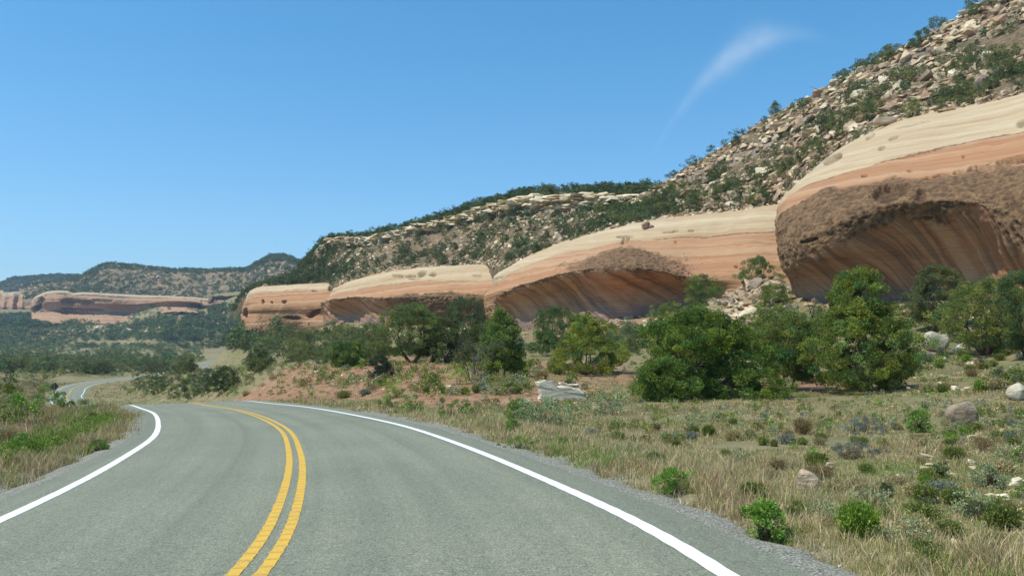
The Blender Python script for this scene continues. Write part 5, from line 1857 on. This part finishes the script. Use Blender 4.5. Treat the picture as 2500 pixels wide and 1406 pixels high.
# ------------------------------------------------------------------ road furniture
P = base_at(534, 968)
g = Geo()
g.tube([(0, 0, -.2), (0, 0, .6), (0, 0, 1.25)], .035, (0.05, 0.045, 0.04), 6)
e = tag(link("reflector_post", None, None, P), "thin dark roadside post with a small white reflector beyond the crest of the road", "post")
link("post", g.mesh("post", M_BARK), e)
wmat, nt, b = new_mat("reflector_white")
b.inputs["Base Color"].default_value = (0.8, 0.8, 0.78, 1)
g = Geo()
V, F = hull_rock(3, .16, .02, .16, 24)
g.add(V + [0, -.04, 1.32], F, (0.8, 0.8, 0.8))
link("reflector", g.mesh("reflector", wmat), e)

# diamond warning sign seen from behind
sgm, nt, b = new_mat("sign_metal")
nn = noise_node(nt, 6, 3, .5)
nt.links.new(ramp(nt, nn, [(.3, (.055, .06, .055)), (.7, (.085, .09, .08))]), b.inputs["Base Color"])
b.inputs["Metallic"].default_value = .3
b.inputs["Roughness"].default_value = .55
dS = 112.0
Ps = unproj(132, 962, dS)
gz_ = float(ground_z(np.array([Ps[0]]), np.array([Ps[1]]))[0])
top_c = unproj(132, 943, dS)
e = tag(link("warning_sign", None, None, (Ps[0], Ps[1], gz_)), "dark back of a diamond shaped warning sign beside the far road bend", "road sign")
g = Geo()
hz = float(top_c[2] - gz_)
g.tube([(0, .05, -.3), (0, .05, hz * .5), (0, .05, hz + .5)], .045, (0.30, 0.27, 0.24), 6)
link("post", g.mesh("post", M_BARK), e)
g = Geo()
r_, t_ = .56, .012
V = np.array([(-r_, s, hz) if q == 0 else (0, s, hz + r_) if q == 1 else (r_, s, hz) if q == 2 else (0, s, hz - r_) for s in (0.10, 0.10 + t_) for q in range(4)])
g.add(V, [(0, 1, 2), (0, 2, 3), (6, 5, 4), (7, 6, 4), (0, 4, 5), (0, 5, 1), (1, 5, 6), (1, 6, 2), (2, 6, 7), (2, 7, 3), (3, 7, 4), (3, 4, 0)], (.1, .1, .1))
link("sign_plate", g.mesh("sign_plate", sgm), e)

for (cx_, by, ty, lean_, lab) in [(229, 975, 954, .35, "short leaning dark marker stake on the crest of the left bank"), (1944, 958, 938, .04, "short dark broken stump standing right of the two-trunked juniper")]:
    P = base_at(cx_, by)
    h = (by - ty) * P[1] / FPX
    g = Geo()
    g.tube([(0, 0, -.1), (lean_ * h * .5, 0, h * .5), (lean_ * h, 0, h), (lean_ * h * 1.02, 0, h * 1.03)], [.05, .05, .055, .03], (.06, .04, .03), 6)
    nm = "marker_stake" if lean_ > .1 else "tree_stump"
    tag(link(nm, g.mesh(nm, M_BARK), None, P), lab, "stake" if lean_ > .1 else "stump")

# ------------------------------------------------------------------ grass
rng = np.random.default_rng(41)


def grass_zone(n, r0, r1, a0, a1, expo=0.4):
    k = 1 - expo
    r = (rng.uniform(size=n) * (r1 ** k - r0 ** k) + r0 ** k) ** (1 / k)
    a = rng.uniform(math.radians(a0), math.radians(a1), n)
    return np.stack([r * np.sin(a), r * np.cos(a)], -1)


PTS = np.concatenate([grass_zone(52000, 5, 60, -3, 36), grass_zone(6000, 15, 75, -20, -3), grass_zone(17000, 8, 60, -36, -10), grass_zone(22000, 40, 190, -36, 30, 0.3), grass_zone(15000, 130, 340, -34, -8, 0.0)])
D, off, I = road_near(PTS[:, 0], PTS[:, 1])
k = D > np.where(off < 0, 4.55, 4.72) + 0.40 * vnoise(np.c_[PTS * .8, PTS[:, :1] * 0], 3)
PTS, D, off = PTS[k], D[k], off[k]
Z = ground_z(PTS[:, 0], PTS[:, 1])
P3 = np.c_[PTS, Z]
rD = np.linalg.norm(PTS, axis=1)
dens = fbm(np.c_[PTS * 0.45, PTS[:, :1] * 0], 4, 55)
left = off < 0
redv = np.zeros(len(PTS))
for (c_, r_, a_) in REDP:
    redv = np.maximum(redv, a_ * np.exp(-(((PTS[:, 0] - c_[0]) ** 2 + (PTS[:, 1] - c_[1]) ** 2) / (r_ * r_))))
pk = sstep(-.32, .18, dens + 0.4 * left + 0.25 * (D < 8)) * (1 - sstep(0.25, 0.6, redv) * 0.93)
k = rng.uniform(size=len(PTS)) < pk
P3, D, off, left, rD, dens = P3[k], D[k], off[k], left[k], rD[k], dens[k]
n = len(P3)
f1 = fbm(P3 * [.25, .25, 0] + 3, 3, 61)
f2 = fbm(P3 * [.7, .7, 0] + 9, 3, 63)
STRAW, OLV, GRN, BRN = np.array([.60, .47, .26]), np.array([.36, .33, .12]), np.array([.25, .34, .085]), np.array([.44, .31, .17])
wg = sstep(.0, .3, f1) * np.where(left, .35, 1) + 0.9 * np.exp(-((D - 6.5) / 1.1) ** 2) * left + .25 * np.exp(-((D - 6) / 1.5) ** 2) * (~left) * (rD > 14)
ws = sstep(-.15, .25, -f1) * .8 + .9 * np.exp(-((D - 6.2) / 1.6) ** 2) * (~left) + .12
wb = sstep(-.1, .25, f2) * 1.3 + 1.1 * left * (D > 7.5)
wo = np.full(n, .8)
W = np.stack([ws, wo, wg * .9, wb], -1)
W = np.cumsum(W / W.sum(1)[:, None], 1)
ch = (rng.uniform(size=n)[:, None] > W).sum(1).clip(0, 3)
pal = np.stack([STRAW, OLV, GRN, BRN])
bc = pal[ch] * rng.uniform(.75, 1.25, (n, 1))
nb_ = 8
hgt = rng.uniform(.05, .145, n) * np.where(rD < 14, .8, 1) * np.where((D > 8) & ~left, .78, 1) * (1 + .55 * (f2 > .1)) * (1 + 1.0 * left) * (1 + .9 * np.exp(-((D - 6.0) / .9) ** 2) * (~left)) * (1 + np.clip(rD - 40, 0, 250) * .006)
for side, nm, lab in ((True, "roadside_grass", "knee high brown and green grass on the left bank"), (False, "field_grass", "short dry tan and olive grass covering the field right of the road")):
    k = left == side
    m = k.sum()
    base = np.repeat(P3[k], nb_, 0)
    sprd = np.repeat((.035 + .0016 * rD[k]), nb_)
    base[:, :2] += rng.normal(size=(m * nb_, 2)) * sprd[:, None]
    base[:, 2] -= .02
    H = np.repeat(hgt[k], nb_) * rng.uniform(.5, 1.25, m * nb_)
    cc = np.repeat(bc[k], nb_, 0) * rng.uniform(.75, 1.25, (m * nb_, 1))
    wd = (.0015 + .0003 * np.repeat(rD[k], nb_)) * rng.uniform(.7, 1.3, m * nb_)
    v, f, c = blades(rng, base, H, rng.normal(size=(m * nb_, 2)) * .38, wd, cc)
    tag(link(nm, make_mesh(nm, v, f, M_BLADE, c)), lab, "grass", None, "stuff")

# tall pale dry stalks along the right verge
n = 420
s_ = rng.uniform(sp(9), sp(32), n)
i_ = np.interp(s_, CLt, np.arange(len(CLt))).astype(int)
o_ = rng.normal(6.35, .45, n).clip(5.4, 8)
bx = CLs[i_, :2] + CLn[i_] * o_[:, None]
base = np.c_[bx, ground_z(bx[:, 0], bx[:, 1]) - .02]
base = np.repeat(base, 5, 0)
base[:, :2] += rng.normal(size=(len(base), 2)) * .06
m = len(base)
v, f, c = blades(rng, base, rng.uniform(.18, .5, m), rng.normal(size=(m, 2)) * .55, rng.uniform(.002, .0045, m), np.array([.60, .49, .28]) * rng.uniform(.8, 1.15, (m, 1)))
tag(link("dry_stalks", make_mesh("dry_stalks", v, f, M_BLADE, c)), "tall pale dry grass stalks bending along the gravel edge of the right lane", "grass", None, "stuff")
# leafy weeds hugging the left lane edge
n = 1000
s_ = rng.uniform(sp(5), sp(40), n)
i_ = np.interp(s_, CLt, np.arange(len(CLt))).astype(int)
o_ = -(5.55 + np.abs(rng.normal(0, .55, n)))
bx = CLs[i_, :2] + CLn[i_] * o_[:, None]
k = (fbm(np.c_[bx * .5, bx[:, :1] * 0], 3, 71) > -.18) & (bx[:, 1] > 5)
bx = bx[k]
C = np.c_[bx, ground_z(bx[:, 0], bx[:, 1]) + .12]
cols = np.array([.21, .29, .065]) * rng.uniform(.65, 1.35, (len(C), 1)) * (1.25, 1.15, 1)
v, f, c = leaf_tris(C, np.full(len(C), .20), 34, .055, cols, rng, .9, .3, .8)
tag(link("leafy_weeds", make_mesh("leafy_weeds", v, f, M_LEAF, c)), "bright green leafy weeds along the gravel edge of the left lane", "weeds", None, "stuff")

# gravel on both shoulders
n = 24000
s_ = sp(5) + (sp(46) - sp(5)) * rng.uniform(size=n) ** 1.7
i_ = np.interp(s_, CLt, np.arange(len(CLt))).astype(int)
sd_ = np.where(rng.uniform(size=n) < .68, 1, -1)
o_ = np.where(sd_ > 0, DR[i_] + .60, DL[i_] + .58) + np.abs(rng.normal(0, .27, n)) - .03
bx = CLs[i_, :2] + CLn[i_] * (o_ * sd_)[:, None]
P = np.c_[bx, ground_z(bx[:, 0], bx[:, 1]) + .006]
tet = np.array([(-.5, -.4, 0), (.5, -.45, 0), (.05, .5, 0), (-.2, -.2, .5), (.25, 0, .45)])
tf = np.array([(0, 1, 4), (0, 4, 3), (1, 2, 4), (2, 3, 4), (2, 0, 3), (0, 2, 1)])
szs = rng.uniform(.012, .04, n)
M = axis_rot(rng, n, np.tile([0, 0, 1.0], (n, 1)), .5)
tint = np.array([(.46, .42, .30), (.36, .33, .235), (.24, .22, .15), (.60, .56, .43)])[rng.integers(0, 4, n)]
o = merge_copies("gravel", [(tet, tf, np.ones((5, 3)))], np.zeros(n, int), P, M, np.repeat(szs[:, None], 3, 1), tint, M_ROCK)
tag(o, "loose grey gravel along both edges of the asphalt", "gravel", None, "stuff")

# ------------------------------------------------------------------ choose individuals, write labels
LMK = [("the cream cap's lone boulder", 1577, 550), ("the near dome's flat-topped block", 2162, 298), ("the near dome's left shoulder", 1925, 470), ("the photo's top right corner", 2490, 10),
       ("the skyline above the near dome", 2120, 170), ("the skyline notch", 1600, 455), ("the middle cliff's left corner", 1238, 652), ("the rim rock band", 1350, 500),
       ("the left end of the rim rock", 795, 595), ("the farthest orange cliff's nose", 605, 720), ("the low cliff's cream cap", 1020, 655), ("the low cliff's alcove", 860, 760),
       ("the distant sliver of road", 580, 865), ("the first far road bend", 210, 950), ("the roadside reflector post", 534, 950), ("the diamond sign back", 133, 943), ("the flat topped juniper", 1005, 800),
       ("the mound shaped juniper", 850, 865), ("the rubble pile", 1840, 730), ("the tallest juniper", 2110, 810), ("the upright pale boulder", 2286, 830), ("the airy yellow green pinyon", 2410, 780),
       ("the widest dark juniper", 1745, 870), ("the lone rounded juniper", 1432, 845), ("the white layered slab", 1372, 955), ("the tan roadside boulder", 1968, 1175), ("the brown lichen boulder", 2349, 1010),
       ("the brightest broom bush", 2094, 1260), ("the big dark broom bush", 2448, 1250), ("the wide blue grey bush", 2105, 1040), ("the pink rock", 920, 928), ("the red mound", 730, 935),
       ("the big left bank bush", 42, 1000), ("the leafy bush by the gravel", 1877, 1280), ("the left edge at the valley", 10, 860), ("the wide pale green bush", 1330, 1005), ("the grey dead juniper", 1150, 870),
       ("the far dome hollow", 190, 745), ("the valley meadow", 330, 838), ("the banded cliff's alcove", 1450, 720), ("the skyline hump", 680, 632)]
LXY = np.array([(a, b) for _, a, b in LMK], float)
DIRS = ["right of", "upper right of", "above", "upper left of", "left of", "lower left of", "below", "lower right of"]
ORD = ["nearest", "second nearest", "third nearest", "fourth nearest", "fifth nearest", "sixth nearest", "seventh nearest", "eighth nearest", "ninth nearest", "tenth nearest", "eleventh nearest", "twelfth nearest"]


def label_items(items, noun):
    """noun(item) -> words; the label names the nearest landmark, the direction from it and the rank by distance"""
    buckets = {}
    for it in items:
        d = LXY - it["px"][:2]
        dd = np.hypot(d[:, 0], d[:, 1])
        j = int(dd.argmin())
        v = it["px"][:2] - LXY[j]
        a = math.degrees(math.atan2(-v[1], v[0])) % 360
        q = int(((a + 22.5) % 360) // 45)
        buckets.setdefault((j, q, noun(it)), []).append((dd[j], it))
    for (j, q, nn_), L in buckets.items():
        L.sort(key=lambda x: x[0])
        for r, (_, it) in enumerate(L):
            if len(L) == 1:
                it["label"] = f"{nn_} {DIRS[q]} {LMK[j][0]}"
            elif r < len(ORD):
                it["label"] = f"{nn_} {DIRS[q]} {LMK[j][0]}, {ORD[r]} one"
            else:
                it["label"] = f"one of the outer {nn_}s {DIRS[q]} {LMK[j][0]}"


def in_view(px, m=0):
    return -m < px[0] < 2500 + m and -m < px[1] < 1406 + m


# --- trees
vis = [t for t in TREES if in_view(t["px"])]
occ = []
vis.sort(key=lambda t: -t["s"])
N_IND = 262
ind, rest = vis[:N_IND], vis[N_IND:] + [t for t in TREES if not in_view(t["px"])]
zone_names = {'slope': "junipers on the rocky hill above the near dome", 'ridge': "junipers on the rubble slope of the ridge", 'top': "junipers along the skyline", 'valley': "junipers on the valley floor", 'foot': "junipers at the foot of the cliffs"}


def tree_noun(t):
    g_ = t["T"][1] / t["T"].mean()
    sz = "small" if t["h"] < 2.4 else "large"
    return f"{sz} {'dark' if t['T'].mean() < .9 else 'olive'} green juniper"


label_items(ind, tree_noun)
meshes = {}
for i, t in enumerate(ind):
    k = (i * 7) % 10
    dark = int(t["T"].mean() < .9)
    key = (k, dark)
    if key not in meshes:
        g, tr = LOD1[k], LOD1T[k]
        meshes[key] = (make_mesh("crown", np.concatenate(g.v), np.concatenate(g.f), M_LEAF, np.concatenate(g.c) * ((.82, .88, .86) if dark else (1.1, 1.05, .85))), tr.mesh("trunk", M_BARK))
    mc, mt = meshes[key]
    rr2 = np.random.default_rng(i)
    h = t["h"]
    e = link_tree("juniper_tree", mc, mt, t["p"] - [0, 0, .08 * h], rr2.uniform(0, 6.28), (h * rr2.uniform(.9, 1.25), h * rr2.uniform(.9, 1.25), h), t["label"], zone_names.get(t["zone"], "junipers on the slopes"))
if rest:
    pos = np.array([t["p"] for t in rest])
    hh = np.array([t["h"] for t in rest])
    n = len(rest)
    r3 = np.random.default_rng(5)
    tag(merge_copies("juniper_woodland", LOD2, r3.integers(0, len(LOD2), n), pos - np.c_[pos[:, :2] * 0, hh * .08], rotz_mat(r3.uniform(0, 6.28, n)), np.c_[hh * 1.1, hh * 1.1, hh], np.array([t["T"] for t in rest]), M_LEAF),
        "scrubby juniper woodland over the ridge slopes and the valley floor", "woodland", None, "stuff")
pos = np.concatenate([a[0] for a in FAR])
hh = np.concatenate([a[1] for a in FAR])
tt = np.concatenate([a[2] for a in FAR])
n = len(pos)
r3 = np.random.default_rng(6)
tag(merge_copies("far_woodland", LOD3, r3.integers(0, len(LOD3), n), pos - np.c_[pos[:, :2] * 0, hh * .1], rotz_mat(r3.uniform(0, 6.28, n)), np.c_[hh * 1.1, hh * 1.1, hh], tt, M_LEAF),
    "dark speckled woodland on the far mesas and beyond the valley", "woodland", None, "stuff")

# --- shrubs
vis = [t for t in SHRUBS if in_view(t["px"])]
vis.sort(key=lambda t: -t["s"])
N_IND = 225
ind, rest = vis[:N_IND], vis[N_IND:] + [t for t in SHRUBS if not in_view(t["px"])]
knames = {'olive': "olive green tuft", 'darkbroom': "dark green tuft", 'straw': "straw coloured tuft", 'sage': "pale sagebrush", 'rust': "rusty dry tuft", 'broom': "bright green broom tuft", 'dark': "blackish green bush", 'grey': "grey bush", 'green': "leafy green bush"}
label_items(ind, lambda t: knames[SPROTO[t["k"]][0]])
smesh = {}
for i, t in enumerate(ind):
    k = t["k"]
    if k not in smesh:
        _, w, V, F, C = SPROTO[k]
        smesh[k] = make_mesh("shrub", V, F, M_LEAF, C)
    rr2 = np.random.default_rng(i)
    h = t["h"]
    o = link("shrub", smesh[k], None, t["p"], (0, 0, rr2.uniform(0, 6.28)), (h * rr2.uniform(.9, 1.3), h * rr2.uniform(.9, 1.3), h))
    tag(o, t["label"], "shrub", {"field": "tufts and bushes dotted over the field right of the road", "left bank": "tufts on the left bank"}.get(t["zone"], "small bushes on the open ground"))
pos = np.array([t["p"] for t in rest])
hh = np.array([t["h"] for t in rest])
n = len(rest)
tag(merge_copies("scrub", SPROTO2, np.array([t["k"] for t in rest]), pos, rotz_mat(r3.uniform(0, 6.28, n)), np.c_[hh, hh, hh], np.array([t["T"] for t in rest]), M_LEAF),
    "low scrub scattered over the open ground beyond the road", "scrub", None, "stuff")

# --- rocks
vis = [t for t in STONES if in_view(t["px"])]
vis.sort(key=lambda t: -t["s"])
N_IND = 270
ind, rest = vis[:N_IND], vis[N_IND:] + [t for t in STONES if not in_view(t["px"])]
label_items(ind, lambda t: ("cream" if t["T"][0] > .5 else "tan" if t["T"][0] > .42 else "brown") + (" slab" if t["k"] in (1, 4, 6, 8) else " block" if t["zone"] not in ("field",) else " stone"))
ROCKM = [make_mesh("boulder", V, F, M_ROCK, np.ones((len(V), 3))) for V, F in ROCKS]
cmesh = {}
from mathutils import Matrix
for t in ind:
    q = int(np.abs(ROCK_PAL - t["T"]).sum(1).argmin())
    key = (int(t["k"]), q)
    if key not in cmesh:
        V, F = hull_rock(100 + t["k"], 1, *[(0.8, 0.35), (0.7, 0.22), (0.9, 0.5), (0.6, 0.3), (1.0, 0.18), (0.75, 0.6), (0.85, 0.28), (0.65, 0.45), (0.9, 0.16), (0.8, 0.75)][t["k"]], 15, 0.3, 0.018)
        cmesh[key] = make_mesh("boulder", V, F, M_ROCK, ROCK_PAL[q] * (1 + .35 * fbm(V * 3, 3, key[0])[:, None]))
    nm = "stone" if t["zone"] == "field" else "boulder"
    o = link(nm, cmesh[key])
    o.matrix_world = Matrix.Translation(Vector(t["p"])) @ Matrix(t["M"].tolist()).to_4x4() @ Matrix.Diagonal((*t["sc"], 1))
    tag(o, t["label"], "rock", {"field": "pale stones lying in the field", "rubble pile": "blocks of the rubble pile beside the dome"}.get(t["zone"], "boulders strewn over the slopes"))
pos = np.array([t["p"] for t in rest])
tag(merge_copies("rubble", [(V, F, np.ones((len(V), 3))) for V, F in ROCKS], np.array([t["k"] for t in rest]), pos, np.array([t["M"] for t in rest]), np.array([t["sc"] for t in rest]), np.array([t["T"] for t in rest]), M_ROCK),
    "cream and tan rubble covering the hillside and the ledges", "rubble", None, "stuff")

# ------------------------------------------------------------------ air
hzm = bpy.data.materials.new("haze")
hzm.use_nodes = True
hn = hzm.node_tree
hn.nodes.remove(hn.nodes["Principled BSDF"])
pv = hn.nodes.new("ShaderNodeVolumePrincipled")
pv.inputs["Color"].default_value = (0.62, 0.80, 1.0, 1)
pv.inputs["Density"].default_value = 0.00012
pv.inputs["Anisotropy"].default_value = 0.2
hn.links.new(pv.outputs[0], hn.nodes["Material Output"].inputs["Volume"])
g = Geo()
V = np.array([(x, y, z) for x in (-4800, 4800) for y in (-4800, 4800) for z in (-260, 420)], float)
Fq = [(0, 1, 3, 2), (4, 6, 7, 5), (0, 4, 5, 1), (2, 3, 7, 6), (0, 2, 6, 4), (1, 5, 7, 3)]
tag(link("haze", make_mesh("haze", V, np.array(Fq), hzm)), kind="stuff")
